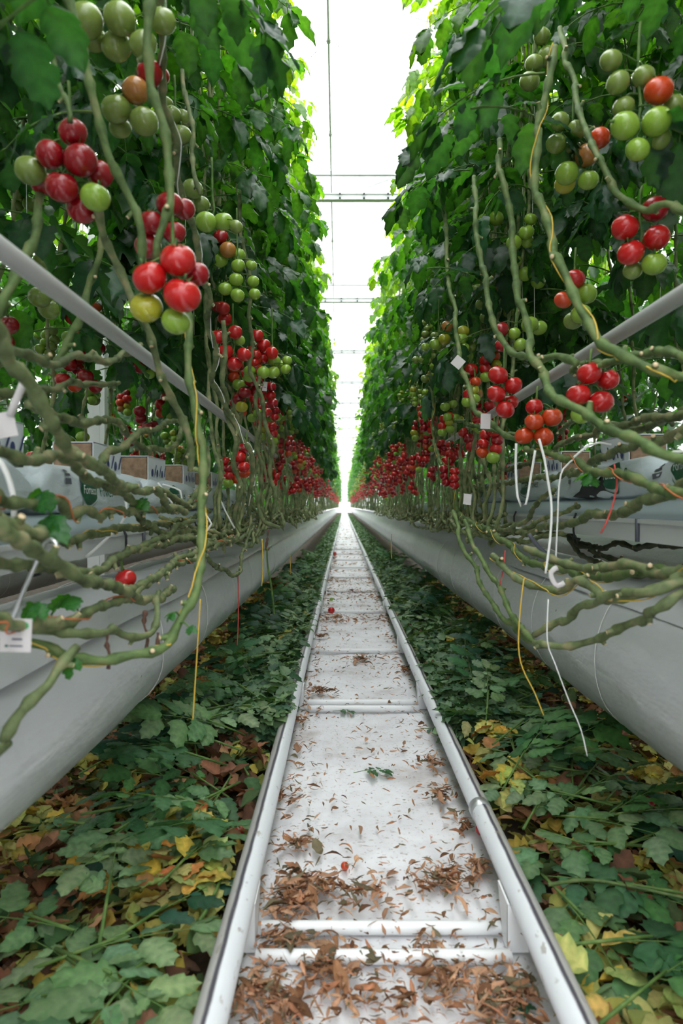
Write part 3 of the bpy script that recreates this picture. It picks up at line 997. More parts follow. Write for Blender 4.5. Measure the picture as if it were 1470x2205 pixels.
# ================================================================== tomatoes
def tomato_mesh(key, seg=24, rings=14):
    mb = MB()
    vs, fs = [], []
    for i in range(rings + 1):
        th = math.pi * i / rings
        for j in range(seg):
            a = 2 * math.pi * j / seg
            r = math.sin(th)
            z = math.cos(th) * 0.90
            dip = 0.16 * math.exp(-(r / 0.28) ** 2) if z > 0 else 0.03 * math.exp(-(r / 0.15) ** 2)
            lob = 1 + 0.018 * math.cos(5 * a) * (1 if z > 0 else 0.3) * r
            vs.append((r * math.cos(a) * lob, r * math.sin(a) * lob, z - dip if z > 0 else z + dip))
    for i in range(rings):
        for j in range(seg):
            fs.append((i * seg + j, (i + 1) * seg + j, (i + 1) * seg + (j + 1) % seg, i * seg + (j + 1) % seg))
    mb.add(vs, fs)
    return mb.mesh('tomato', M['t_' + key])


TOM = {k: tomato_mesh(k) for k in 'rkowygv'}
TOMS = {k: tomato_mesh(k, 12, 8) for k in 'rkowygv'}
mb = MB()
for j in range(5):
    a = 2 * math.pi * j / 5
    ca, sa = math.cos(a), math.sin(a)
    pr = [(0.05, 0.0, 0.07), (0.30, 0.10, 0.03), (0.58, 0.03, 0.14), (0.72, 0.0, 0.30)]
    vs = []
    for rr, w, zz in pr:
        w = max(w, 0.01)
        vs += [(rr * ca - w * sa, rr * sa + w * ca, 0.76 + zz), (rr * ca + w * sa, rr * sa - w * ca, 0.76 + zz)]
    mb.add(vs, [(2 * q, 2 * q + 1, 2 * q + 3, 2 * q + 2) for q in range(3)])
mb.tube([(0, 0, 0.76), (0.02, 0, 0.95), (0.06, 0.02, 1.15)], 0.055, 6)
CALYX = mb.mesh('calyx', M['calyx'])


def tomato_cluster(items, anchor, label, group, calyx=True, rng=random):
    """items: [(centre, radius, colour key)]; a truss stalk with every fruit a part"""
    top = max(p.z for p, r, c in items)
    root = empty('tomato_cluster', anchor, label, 'tomato cluster', group)
    cen = sum((p for p, r, c in items), Vector()) / len(items)
    zs = sorted(items, key=lambda q: -q[0].z)
    path = [Vector(anchor), Vector(anchor).lerp(Vector((cen.x, cen.y + 0.01, top + 0.02)), 0.6) + Vector((0, 0, 0.012))]
    zmin = min(p.z for p, r, c in items)
    for q in range(3):
        t = (q + 0.3) / 3
        path.append(Vector((cen.x + 0.006 * math.sin(q * 2.2), cen.y + 0.012, top + (zmin - top) * t)))
    mb = MB()
    mb.tube(smooth_path(path, 0.012), 0.0030, 6)
    for p, r, c in items:
        tp = p + Vector((0, 0, r * 0.8))
        z = min(top + 0.01, tp.z + r * 0.7)
        base = Vector((cen.x, cen.y + 0.012, max(zmin, z)))
        mb.tube(smooth_path([base, base.lerp(tp, 0.6) + Vector((0, 0, r * 0.25)), tp], 0.01), 0.0017, 5)
    mb.build('truss_stalk', M['truss'], root)
    for p, r, c in items:
        o = put('tomato', (TOM if r > 0 else TOMS)[c], root)
        o.location = p - Vector(anchor)
        o.scale = (r, r, r)
        o.rotation_euler = (rng.uniform(-0.5, 0.5), rng.uniform(-0.5, 0.5), rng.uniform(0, 6.28))
        if calyx:
            put('calyx', CALYX, o)
    return root


DREAL = 0.055
def hand(label, spec, Y=None, up=45, calyx=True):
    """spec: [(px, py, diameter px, colour)], front fruit first"""
    ds = sorted((d for _, _, d, _ in spec), reverse=True)
    dm = ds[min(1, len(ds) - 1)]
    Y = Y or F * DREAL / dm
    done = []
    for px, py, d, c in spec:
        y = Y
        r = d / 2 / F * Y
        for k in range(40):
            p = at(px, py, y)
            rr = d / 2 / F * y
            if all((p - q).length > (rr + r2) * 0.93 for q, r2, _ in done):
                break
            y += 0.006
        done.append((p, rr, c))
    px = sum(s[0] for s in spec) / len(spec)
    py = min(s[1] - s[2] / 2 for s in spec)
    anc = at(px, py - up, Y + 0.03)
    return tomato_cluster(done, anc, label, 'tomato clusters near the camera', calyx, random.Random(len(label) * 7 + int(px)))


hand('big deep red tomato cluster at the upper left with one bright green tomato', [(205, 425, 64, 'g'), (173, 345, 72, 'k'), (133, 403, 70, 'k'), (108, 333, 62, 'k'), (157, 285, 60, 'k'), (178, 450, 66, 'k'), (65, 367, 66, 'v'), (215, 375, 58, 'k'), (92, 395, 52, 'k')], up=80)
hand('little green tomato cluster beneath the big deep red one', [(40, 415, 36, 'v'), (65, 440, 34, 'v'), (35, 442, 32, 'v'), (18, 385, 34, 'v')])
hand('large olive green tomato cluster at the very top left in the leaves', [(185, 45, 74, 'v'), (258, 40, 70, 'v'), (250, 100, 64, 'v'), (308, 95, 60, 'v'), (200, 82, 58, 'v'), (350, 45, 58, 'v')], up=50)
hand('olive and brownish orange tomato cluster behind the hanging stem at upper left', [(292, 195, 58, 'w'), (250, 235, 64, 'v'), (310, 262, 62, 'v'), (322, 158, 58, 'k'), (258, 275, 48, 'v'), (345, 165, 40, 'k')])
hand('small olive tomato cluster just right of the brownish orange one', [(370, 248, 40, 'v'), (395, 255, 40, 'v'), (390, 290, 44, 'v'), (365, 293, 44, 'v'), (355, 225, 36, 'v')])
hand('deep red tomato cluster partly hidden above the bright red one', [(325, 480, 54, 'k'), (365, 440, 58, 'k'), (395, 450, 50, 'k'), (375, 500, 50, 'k'), (318, 530, 58, 'k')], Y=1.32)
hand('bright red glossy tomato cluster with a yellow and a green fruit, foremost on the left', [(383, 560, 76, 'r'), (322, 598, 74, 'r'), (392, 636, 80, 'r'), (315, 662, 70, 'y'), (378, 692, 62, 'g'), (424, 590, 52, 'k')], up=95)
hand('pair of green tomatoes with olive ones above, left of the leafy wall', [(443, 478, 46, 'g'), (480, 477, 42, 'g'), (415, 407, 45, 'v'), (432, 440, 40, 'v'), (508, 488, 30, 'v')])
hand('long pale green tomato cluster turning brown at its top, left row', [(490, 538, 36, 'w'), (475, 560, 33, 'g'), (513, 548, 31, 'g'), (512, 572, 31, 'g'), (508, 602, 31, 'g'), (485, 622, 31, 'g'), (511, 636, 31, 'g'), (545, 606, 26, 'g'), (548, 633, 26, 'g'), (541, 571, 24, 'g'), (475, 511, 35, 'k')])
hand('three dark green tomatoes behind the white left pipe', [(90, 563, 40, 'v'), (85, 640, 48, 'v'), (105, 665, 46, 'v')])
hand('small green tomato cluster in the leaves below the big deep red one', [(225, 605, 33, 'g'), (250, 628, 31, 'g'), (222, 631, 26, 'g'), (248, 649, 30, 'g')])
hand('two dark red tomatoes cut by the left edge below the white pipe', [(17, 700, 46, 'k'), (10, 735, 42, 'k')])
hand('tiny green tomato cluster beside the two dark red ones at left', [(92, 713, 22, 'g'), (82, 722, 20, 'g'), (96, 728, 22, 'g'), (85, 690, 18, 'v'), (105, 733, 18, 'g')], Y=3.6)
hand('red, brown and green tomato trio under the white left pipe', [(155, 685, 32, 'r'), (175, 715, 34, 'w'), (146, 726, 28, 'g')])
hand('orange and green tomato trio touching the white left pipe', [(205, 662, 25, 'o'), (213, 681, 25, 'g'), (238, 684, 29, 'g')], Y=2.8)
hand('crowded deep red tomato cluster above the left post', [(175, 768, 30, 'k'), (150, 785, 32, 'k'), (183, 810, 36, 'k'), (205, 832, 31, 'k'), (135, 817, 33, 'r'), (160, 830, 32, 'o'), (168, 795, 30, 'k'), (213, 750, 28, 'k'), (206, 769, 23, 'k')])
hand('red tomato cluster with one green fruit right of the foremost left cluster', [(470, 725, 34, 'r'), (506, 715, 32, 'r'), (515, 733, 26, 'g'), (485, 757, 34, 'r'), (525, 763, 32, 'r'), (504, 783, 34, 'r')])
hand('two red tomatoes high on the twisted stem, left row', [(480, 663, 31, 'r'), (484, 686, 32, 'r'), (468, 661, 26, 'k')])
hand('red tomato cluster ending in shiny green fruit, midway on the left', [(552, 722, 30, 'r'), (567, 743, 31, 'r'), (585, 760, 29, 'r'), (565, 770, 31, 'r'), (567, 802, 29, 'g'), (588, 802, 29, 'g'), (590, 778, 28, 'g'), (615, 795, 23, 'g'), (618, 776, 22, 'g'), (606, 786, 22, 'g')])
hand('deep red tomato cluster with a white clip beside it on the left', [(540, 820, 29, 'k'), (527, 845, 29, 'k'), (513, 860, 27, 'k'), (551, 843, 27, 'k'), (555, 818, 24, 'k'), (520, 876, 27, 'y')])
hand('dark red tomato bunch on the left beneath the pipe, low behind stems', [(300, 885, 26, 'k'), (303, 901, 26, 'k'), (319, 921, 27, 'k'), (330, 915, 22, 'k')], Y=3.0)
hand('red and orange tomato bunch low on the left beside the dark red bunch', [(357, 856, 24, 'k'), (345, 871, 25, 'r'), (362, 878, 24, 'r'), (346, 890, 24, 'o'), (368, 893, 22, 'g')], Y=3.1)
hand('dark red tomato bunch crossing behind the white left pipe', [(298, 745, 34, 'k'), (300, 790, 30, 'k'), (275, 777, 30, 'w'), (322, 805, 24, 'g')])
hand('red tomato cluster with green tip at the right edge in front of dark leaves', [(1345, 490, 57, 'r'), (1413, 512, 57, 'r'), (1357, 544, 57, 'r'), (1408, 568, 53, 'g'), (1410, 450, 57, 'k'), (1362, 582, 42, 'v')], up=20)
hand('large green tomato cluster with one orange fruit at the upper right', [(1418, 195, 62, 'o'), (1345, 271, 61, 'g'), (1413, 262, 63, 'g'), (1372, 322, 51, 'g'), (1330, 178, 50, 'v'), (1385, 165, 48, 'v'), (1315, 130, 47, 'v'), (1342, 230, 46, 'v'), (1450, 230, 50, 'v'), (1420, 300, 48, 'v')], up=60)
hand('green tomato cluster with a red and a yellow fruit, upper right', [(1290, 297, 46, 'o'), (1263, 334, 51, 'w'), (1220, 373, 50, 'g'), (1266, 388, 45, 'g'), (1216, 396, 45, 'y'), (1205, 262, 40, 'v'), (1197, 310, 44, 'v'), (1240, 280, 42, 'v'), (1230, 320, 40, 'v')], up=60)
hand('dark green tomato cluster high in the leaves at the upper right', [(1140, 175, 44, 'v'), (1150, 137, 40, 'v'), (1178, 122, 44, 'v'), (1166, 78, 36, 'v')])
hand('three green tomatoes high on the right beside the leafy wall', [(1042, 494, 30, 'g'), (1068, 470, 33, 'g'), (1040, 471, 22, 'g')])
hand('bright green tomato cluster hanging in a line on the right, upper one', [(1106, 523, 34, 'g'), (1133, 500, 34, 'g'), (1142, 472, 28, 'g'), (1135, 521, 27, 'g')])
hand('green tomato trio just below the bright green line on the right', [(1112, 563, 25, 'g'), (1130, 590, 33, 'g'), (1158, 607, 32, 'g')])
hand('two red and three green tomatoes on the thick bending right stem', [(1238, 600, 43, 'r'), (1262, 633, 46, 'g'), (1212, 646, 39, 'o'), (1250, 676, 44, 'g'), (1234, 690, 42, 'v')])
hand('olive green tomato cluster with brown fruit on the right', [(1027, 625, 28, 'v'), (1060, 627, 29, 'w'), (1037, 655, 28, 'v'), (1068, 658, 27, 'v'), (1045, 685, 27, 'v'), (1055, 690, 26, 'v'), (1093, 645, 26, 'v'), (1095, 672, 26, 'v')])
hand('bright green and red tomato cluster in the middle of the right row', [(1140, 699, 38, 'g'), (1160, 706, 35, 'g'), (1107, 718, 27, 'g'), (1120, 742, 29, 'g'), (1078, 710, 35, 'k'), (1080, 744, 31, 'k')])
hand('ripe red tomato cluster with one green fruit below it, foremost on the right', [(1268, 804, 53, 'r'), (1245, 850, 51, 'r'), (1294, 865, 53, 'r'), (1309, 818, 48, 'r'), (1250, 893, 43, 'g')], up=25)
hand('ripe red tomato cluster of five before the white right pipe', [(1072, 808, 43, 'r'), (1105, 830, 39, 'r'), (1068, 848, 41, 'r'), (1087, 882, 41, 'r'), (1099, 866, 34, 'r')])
hand('orange red tomato cluster with two white loops below it', [(1150, 908, 41, 'o'), (1188, 898, 45, 'o'), (1128, 938, 41, 'o'), (1170, 940, 43, 'o'), (1150, 876, 38, 'r')], up=25)
hand('two red tomatoes over a brown one beside the white card on the right', [(1014, 795, 30, 'r'), (1020, 822, 30, 'r'), (1025, 847, 29, 'w'), (999, 800, 24, 'k')])
hand('orange to green tomato column highest on the right row edge', [(963, 703, 27, 'w'), (957, 730, 27, 'y'), (937, 742, 27, 'g'), (951, 750, 22, 'v'), (915, 747, 19, 'g')])
hand('string of small green tomatoes below the orange to green column', [(910, 774, 20, 'v'), (935, 789, 21, 'g'), (928, 810, 21, 'g'), (915, 816, 19, 'v'), (895, 775, 17, 'v'), (925, 778, 17, 'v')], Y=3.7)
hand('bright green tomato cluster left of the white right pipe end', [(958, 876, 22, 'g'), (963, 898, 21, 'g'), (980, 900, 23, 'g'), (975, 870, 20, 'g'), (990, 903, 17, 'y')], Y=3.3)
hand('single red tomato resting among the bare vines on the left', [(270, 1247, 46, 'r'), (250, 1262, 26, 'k')], Y=1.45, up=10)

# ------------------------------------------------------------------ clusters down the rows
def template(seed, colours, full):
    rng = random.Random(seed)
    items = []
    n = len(colours)
    for q, c in enumerate(colours):
        r = rng.uniform(0.021, 0.0275)
        z = -0.030 - 0.034 * (q // 2) - (q % 2) * 0.017
        a = (q % 2) * math.pi + rng.uniform(-0.7, 0.7)
        rad = r * rng.uniform(0.9, 1.25)
        items.append((Vector((math.cos(a) * rad, math.sin(a) * rad, z)), r, c))
    if full:
        return tomato_cluster(items, Vector((0, 0, 0.03)), 'x', 'x', calyx=True, rng=rng)
    mb = MB()
    keys = 'rkowygv'
    for p, r, c in items:
        me = TOMS[c]
        mb.add([p + Vector(v.co) * r for v in me.vertices], [tuple(f.vertices) for f in me.polygons], keys.index(c))
    return mb.mesh('tomato_cluster', [M['t_' + k] for k in keys])


PAL = {'red': ['rrkrr', 'krkrkr', 'rrkrrog', 'kkrrk', 'krrkro'], 'turning': ['rrorogg', 'krroywg', 'oryrgg'], 'green': ['gvggvg', 'yggvggg', 'vgvgvgv']}
TEMPL = {k: [template(400 + 10 * i + j, list(s_), True) for j, s_ in enumerate(v)] for i, (k, v) in enumerate(PAL.items())}
TEMPS = {k: [template(500 + 10 * i + j, list(s_), False) for j, s_ in enumerate(v)] for i, (k, v) in enumerate(PAL.items())}
USED = set()
NCL = [0]


def place_cluster(kind, p, full, label, group):
    NCL[0] += 1
    sc = rng.uniform(0.85, 1.1)
    if full:
        src = rng.choice(TEMPL[kind])
        if src.name not in USED:
            USED.add(src.name); o = src
        else:
            o = copy_tree(src)
    else:
        o = put('tomato_cluster', rng.choice(TEMPS[kind]))
    o.location = p
    o.rotation_euler = (rng.uniform(-0.15, 0.15), rng.uniform(-0.15, 0.15), rng.uniform(0, 6.28))
    o.scale = (sc, sc, sc)
    tag(o, label, 'tomato cluster', group)
    return o


WHAT = {'red': 'ripe red tomato cluster', 'turning': 'red to green tomato cluster', 'green': 'unripe green tomato cluster'}
rng = random.Random(21)
for side, xf in ((-1, -0.415), (1, 0.515)):
    y = 2.55
    while y < 10.2:
        full = y < 5.6
        hs = []
        red_lo = 0.16
        for k in range(1 + (rng.random() < 0.55) if y > 3.2 else 1):
            hs.append(('red', rng.uniform(0.22, 0.60)))
        if rng.random() < 0.7: hs.append(('turning', rng.uniform(0.45, 0.78)))
        if rng.random() < (0.8 if y > 3.4 else 0.4): hs.append(('green', rng.uniform(0.72, 1.10)))
        for kind, h in hs:
            far = 'midway along' if full else 'far down'
            place_cluster(kind, (xf + side * rng.uniform(-0.07, 0.07), y + rng.uniform(-0.1, 0.1), EYE + h), full,
                          '%s hanging %s the %s row beside the aisle' % (WHAT[kind], far, SIDE[side]), '%s tomato clusters %s the %s row' % (kind, far, SIDE[side]))
        y += 0.235
    # fruit glimpsed on the back face and the next row
    for k in range(13):
        kind = rng.choice(('red', 'red', 'turning', 'green'))
        yy = rng.uniform(2.2, 6.0)
        place_cluster(kind, (xf + side * rng.uniform(0.66, 0.75), yy, EYE + rng.uniform(0.20, 0.75)), False, '%s glimpsed on the far face behind the %s grow bags' % (WHAT[kind], SIDE[side]), '%s clusters on the back of the %s row' % (kind, SIDE[side]))
    for k in range(13):
        kind = rng.choice(('red', 'red', 'turning'))
        yy = rng.uniform(3.0, 8.0)
        place_cluster(kind, (xf + side * rng.uniform(1.35, 1.5), yy, EYE + rng.uniform(0.18, 0.8)), False, '%s in the next row beyond the %s grow bags' % (WHAT[kind], SIDE[side]), '%s clusters in the next row on the %s' % (kind, SIDE[side]))
mb = MB()
keys = 'rkowygv'
for side, xf in ((-1, -0.41), (1, 0.51)):
    for k in range(900):
        y = 10.3 + 40 * rng.random() ** 1.5
        h = rng.uniform(0.2, 1.05)
        c = rng.choice('rrrkkr' if h < 0.55 else 'rog' if h < 0.72 else 'ggvy')
        p = Vector((xf + rng.uniform(-0.08, 0.08), y, EYE + h))
        me = TOMS[c]
        r = rng.uniform(0.022, 0.03)
        q = [Vector(v) * r + p for v in ((0, 0, 1), (1, 0, 0), (0, 1, 0), (-1, 0, 0), (0, -1, 0), (0, 0, -1), (.6, .6, .5), (-.6, .6, .5), (-.6, -.6, .5), (.6, -.6, .5), (.6, .6, -.5), (-.6, .6, -.5), (-.6, -.6, -.5), (.6, -.6, -.5))]
        mb.add(q, [(0, 9, 6), (0, 6, 7), (0, 7, 8), (0, 8, 9), (6, 9, 1), (7, 6, 2), (8, 7, 3), (9, 8, 4), (10, 6, 1), (6, 10, 2), (11, 7, 2), (7, 11, 3), (12, 8, 3), (8, 12, 4), (13, 9, 4), (9, 13, 1), (13, 1, 10), (10, 11, 2), (11, 12, 3), (12, 13, 4), (10, 1, 13), (5, 10, 13), (5, 11, 10), (5, 12, 11), (5, 13, 12)], keys.index(c))
tag(mb.build('distant_tomatoes', [M['t_' + k] for k in keys]), 'countless tiny tomatoes of both rows near the vanishing point', 'tomatoes', kind='stuff')
# ================================================================== bare vines near the camera
def vine(label, pix, X=None, Y=None, r=(0.009, 0.009), twine=None, material='stem', node=0.055, kink=0.0095, leaves=(), cut=False, sides=9):
    """pix: photo pixels along the stem; it lies on the upright plane x = X, or at distance Y (one number or start, end)"""
    rng = random.Random(sum(int(a) * 3 + int(b) for a, b in pix))
    pts = []
    n = len(pix)
    for i, (px, py) in enumerate(pix):
        if Y is not None:
            y = Y if not isinstance(Y, tuple) else Y[0] + (Y[1] - Y[0]) * i / (n - 1)
            p = at(px, py, y)
        else:
            x = X if not isinstance(X, tuple) else X[0] + (X[1] - X[0]) * i / (n - 1)
            p = atx(px, py, x, 0.78, 5.0)
        pts.append(p)
    # stems that leave the frame go on along the row beside the camera
    for end, (px, py) in ((0, pix[0]), (-1, pix[-1])):
        if px <= -20 or px >= 1500:
            p = pts[end]
            sx = math.copysign(1, p.x)
            ext = [Vector((p.x + sx * 0.02, p.y - 0.35, p.z + rng.uniform(-0.03, 0.03))), Vector((p.x + sx * 0.05, p.y - 0.8, p.z + rng.uniform(-0.05, 0.05)))]
            pts = ext[::-1] + pts if end == 0 else pts + ext
    low = min(pts, key=lambda p: p.z)
    t = empty('tomato_vine', low, label, 'vine', 'bare tomato vines near the camera')
    mb = MB()
    r = (r[0] * 0.88, r[1] * 0.88)
    res = knotty(mb, pts, r[0], r[1], rng, sides, node=node, kink=kink, step=0.012)
    mb.build('stem', [M[material], M['cut_end']], t)
    if cut:
        mb = MB()
        e = (res[-1] - res[-3]).normalized()
        mb.tube([res[-1] - e * 0.001, res[-1] + e * 0.003], [r[1] * 0.98, r[1] * 0.9], 9)
        mb.build('cut_end', M['cut_end'], t)
    if twine:
        mb = MB()
        tp = []
        k = max(1, int(0.006 / 0.012))
        for i in range(0, len(res)):
            tdir = (res[min(i + 1, len(res) - 1)] - res[max(i - 1, 0)]).normalized()
            o1 = tdir.orthogonal().normalized(); o2 = tdir.cross(o1)
            a = i * 0.30
            rr = (r[0] + (r[1] - r[0]) * i / len(res)) * 1.28 + 0.001
            tp.append(res[i] + o1 * math.cos(a) * rr + o2 * math.sin(a) * rr)
        mb.tube(tp, 0.0014, 5)
        mb.build('twine', M[twine], t)
    for px, py, L in leaves:
        best = min(res, key=lambda q: (VX + q.x / q.y * F - px) ** 2 + (VY - (q.z - EYE) / q.y * F - py) ** 2)
        tgt = at(px, py, best.y - 0.02)
        lb_, sb = MB(), MB()
        d = tgt - best
        sb.tube([best, best + d * 0.5 + Vector((0, 0, 0.006)), tgt], 0.0016, 5)
        for q in range(3):
            yaw = math.atan2(d.y, d.x) + (q - 1) * 0.9
            T = Matrix.Translation(tgt) @ Euler((rng.uniform(-0.4, 0.4) + 0.5, rng.uniform(0.2, 0.8), yaw)).to_matrix().to_4x4()
            leaflet(lb_, T, L * (1 if q == 1 else 0.75), L * 0.7, (0.030, 0.135, 0.038), rng, True)
        o = lb_.build('leaf_sprout', M['leaf'], t, tints=True)
        sb.build('leaf_stalk', M['truss'], o, origin=Vector(t['_w']))
    return t


LX = -0.47
vine('knobbly horizontal vine level with the nearest left grow bag print', [(-60, 960), (0, 975), (35, 987), (100, 982), (150, 992), (185, 1022), (215, 1040), (260, 1065), (290, 1095), (320, 1125), (350, 1145), (380, 1160), (410, 1150)], X=LX, r=(0.010, 0.008), node=0.05)
vine('thick vine sloping down across the left grow blocks from the left edge', [(-40, 690), (0, 745), (25, 790), (55, 830), (85, 885), (115, 925), (150, 965), (175, 990), (215, 1010), (250, 1035), (300, 1055), (335, 1060), (365, 1090), (400, 1100)], X=-0.44, r=(0.012, 0.008))
vine('long pale vine with orange twine along the left tray edge', [(-60, 1060), (0, 1072), (50, 1085), (90, 1095), (120, 1085), (145, 1112), (175, 1100), (215, 1110), (270, 1100), (320, 1095), (380, 1100), (425, 1080), (450, 1055)], X=LX, r=(0.010, 0.007), twine='orange', leaves=[(90, 1060, 0.05), (300, 1077, 0.045), (110, 1110, 0.055)])
vine('thick cut vine ending in a pale round stump at the left edge', [(-70, 1095), (0, 1122), (40, 1140), (86, 1150)], X=-0.43, r=(0.0115, 0.0105), cut=True)
vine('vine running along the left gutter lip behind the wire hook', [(-60, 1150), (0, 1150), (75, 1160), (150, 1165), (200, 1150), (265, 1140), (350, 1125), (400, 1120), (450, 1100)], X=-0.5, r=(0.009, 0.007), twine='yellow')
vine('thick vine sloping down under the wire hook to the lone red tomato', [(-60, 1130), (0, 1160), (60, 1185), (125, 1225), (165, 1240), (220, 1257), (265, 1277), (310, 1295), (345, 1290), (375, 1270)], X=-0.42, r=(0.011, 0.009))
vine('dull vine rising from the left edge to the left gutter, below the hooked wire top', [(-60, 1225), (20, 1220), (100, 1226), (155, 1230), (220, 1220), (270, 1200), (310, 1180), (350, 1155), (375, 1140), (420, 1120)], X=-0.46, r=(0.010, 0.007))
vine('long vine rising from the white tag across the left film tube', [(-50, 1330), (0, 1335), (65, 1340), (125, 1350), (165, 1332), (215, 1310), (260, 1290), (320, 1260), (360, 1227), (400, 1210), (450, 1180), (500, 1160)], X=-0.43, r=(0.0095, 0.007), twine='orange', leaves=[(150, 1285, 0.05), (75, 1300, 0.04)])
vine('green vine with yellow twine curving up from the left film tube into the leaves', [(-30, 1395), (65, 1392), (125, 1410), (175, 1417), (230, 1420), (285, 1412), (340, 1405), (370, 1380), (395, 1340), (415, 1310), (430, 1275), (436, 1205), (440, 1120), (438, 1020), (435, 960), (428, 870), (405, 800), (400, 720), (402, 660)], Y=(1.0, 1.35), r=(0.0085, 0.0075), twine='yellow', material='stem_young', leaves=[(370, 1320, 0.02), (408, 1350, 0.02), (150, 1418, 0.035)])
vine('looping vine hanging lowest over the left film tube behind the tag', [(70, 1356), (150, 1360), (210, 1360), (240, 1355), (280, 1377), (320, 1365), (332, 1340), (330, 1300), (340, 1270)], Y=(1.0, 1.4), r=(0.008, 0.006))
vine('dark vine dropping to the lower left corner over the film tube', [(-20, 1620), (0, 1590), (30, 1540), (65, 1505), (110, 1470), (140, 1425), (165, 1395)], Y=(0.86, 1.02), r=(0.009, 0.0075))
vine('vine lying level at the left edge under the white pipe', [(-60, 740), (0, 757), (50, 770), (100, 780), (130, 777), (160, 765), (210, 772), (245, 780), (265, 762), (300, 745)], X=-0.52, r=(0.010, 0.007))
vine('side shoot bending up to the orange and green trio behind the left pipe', [(120, 778), (145, 745), (160, 715), (172, 700), (182, 668), (190, 640), (205, 590), (216, 545), (220, 490), (216, 430), (222, 370)], Y=(1.35, 1.45), r=(0.008, 0.006), material='stem_young')
vine('vine slanting across the dark red clusters at the left edge', [(-40, 835), (50, 840), (100, 845), (140, 830), (170, 820), (225, 835), (260, 820)], X=-0.55, r=(0.010, 0.006))
vine('knotted vine above the second left grow block, forking at its end', [(60, 870), (150, 895), (200, 910), (250, 915), (280, 940), (320, 965), (360, 968), (385, 940), (400, 900)], X=-0.52, r=(0.009, 0.007))
vine('short knotted vine climbing from the left blocks to the dark red bunch', [(215, 1000), (240, 975), (270, 955), (300, 930), (330, 925), (370, 905), (395, 905)], X=-0.50, r=(0.009, 0.006))
vine('vine tangle ending in stubs in front of the third left block', [(330, 1055), (355, 1062), (400, 1085), (430, 1050), (445, 1020), (450, 960)], X=-0.46, r=(0.009, 0.007))
vine('hanging stem at the left edge curving past the dark green trio', [(95, 380), (82, 430), (75, 490), (55, 550), (35, 590), (0, 640), (-40, 690)], Y=(1.25, 1.05), r=(0.008, 0.009), material='stem_young')
vine('stem carrying the big deep red cluster at the upper left', [(95, 20), (108, 80), (120, 150), (140, 215), (148, 262)], Y=1.10, r=(0.006, 0.004), material='stem_young')
vine('stem dropping from the top left corner past the big deep red cluster', [(130, -60), (145, 0), (170, 100), (195, 210), (215, 280), (235, 345), (265, 410), (295, 475), (310, 550), (316, 640)], Y=(1.04, 1.16), r=(0.007, 0.007), material='stem_young')
vine('stem falling from the bright green fruit across the white left pipe', [(205, 440), (215, 462), (230, 510), (250, 557), (270, 600), (295, 665), (320, 720), (340, 770), (352, 820), (370, 860), (395, 900), (415, 950), (420, 1010)], Y=(1.16, 1.5), r=(0.007, 0.008))
vine('thick fresh green stem hanging into the bright red glossy cluster', [(322, -60), (325, 15), (325, 100), (322, 175), (328, 220), (340, 270), (350, 310), (355, 370), (356, 415), (355, 475), (345, 530), (348, 560)], Y=(1.08, 1.09), r=(0.0085, 0.0065), material='stem_young')
vine('long twisting stem right of the bright red glossy cluster', [(345, -20), (345, 80), (345, 165), (360, 240), (375, 310), (385, 390), (400, 450), (415, 505), (425, 560), (437, 590), (450, 640), (445, 685), (455, 725), (465, 770), (460, 820), (475, 860), (500, 915), (530, 960), (545, 1010), (535, 1060), (540, 1110)], Y=(1.2, 2.5), r=(0.0075, 0.0085), twine='drip')
vine('short stem among leaves above the olive tomato pair on the left', [(392, 150), (395, 190), (410, 260), (415, 320), (420, 375), (430, 420)], Y=1.7, r=(0.006, 0.006))
vine('stem falling behind the long pale green cluster on the left', [(515, 420), (520, 500), (530, 560), (540, 630), (537, 700), (545, 750), (540, 800), (560, 860), (570, 915), (585, 960), (580, 1010), (592, 1060), (585, 1110)], Y=(2.4, 2.75), r=(0.0075, 0.008))
vine('stem twisting down beside the red cluster with one green fruit', [(480, 690), (487, 760), (480, 820), (492, 860), (485, 900), (505, 950), (498, 1000), (515, 1050), (500, 1100), (520, 1140)], Y=(2.1, 2.4), r=(0.008, 0.008))
vine('stem falling from the midway red cluster to the left gutter', [(560, 810), (552, 860), (560, 900), (550, 960), (562, 1010), (556, 1070), (568, 1120), (600, 1140)], Y=(2.6, 2.8), r=(0.008, 0.008))
vine('bent vine ending in a twisted red twine over the left film tube', [(445, 1195), (455, 1215), (475, 1228), (495, 1235), (510, 1238), (517, 1225), (520, 1195), (530, 1170), (545, 1130)], X=-0.42, r=(0.007, 0.007))
vine('vine running level along the left gutter toward the far stems', [(300, 1185), (350, 1172), (400, 1160), (440, 1165), (480, 1150), (520, 1145), (560, 1130), (600, 1125)], X=-0.46, r=(0.009, 0.009))
vine('pale vine resting on the left film tube, ending midway', [(265, 1278), (310, 1250), (350, 1225), (385, 1205), (420, 1190), (460, 1172), (500, 1165), (540, 1150)], X=-0.43, r=(0.008, 0.008))

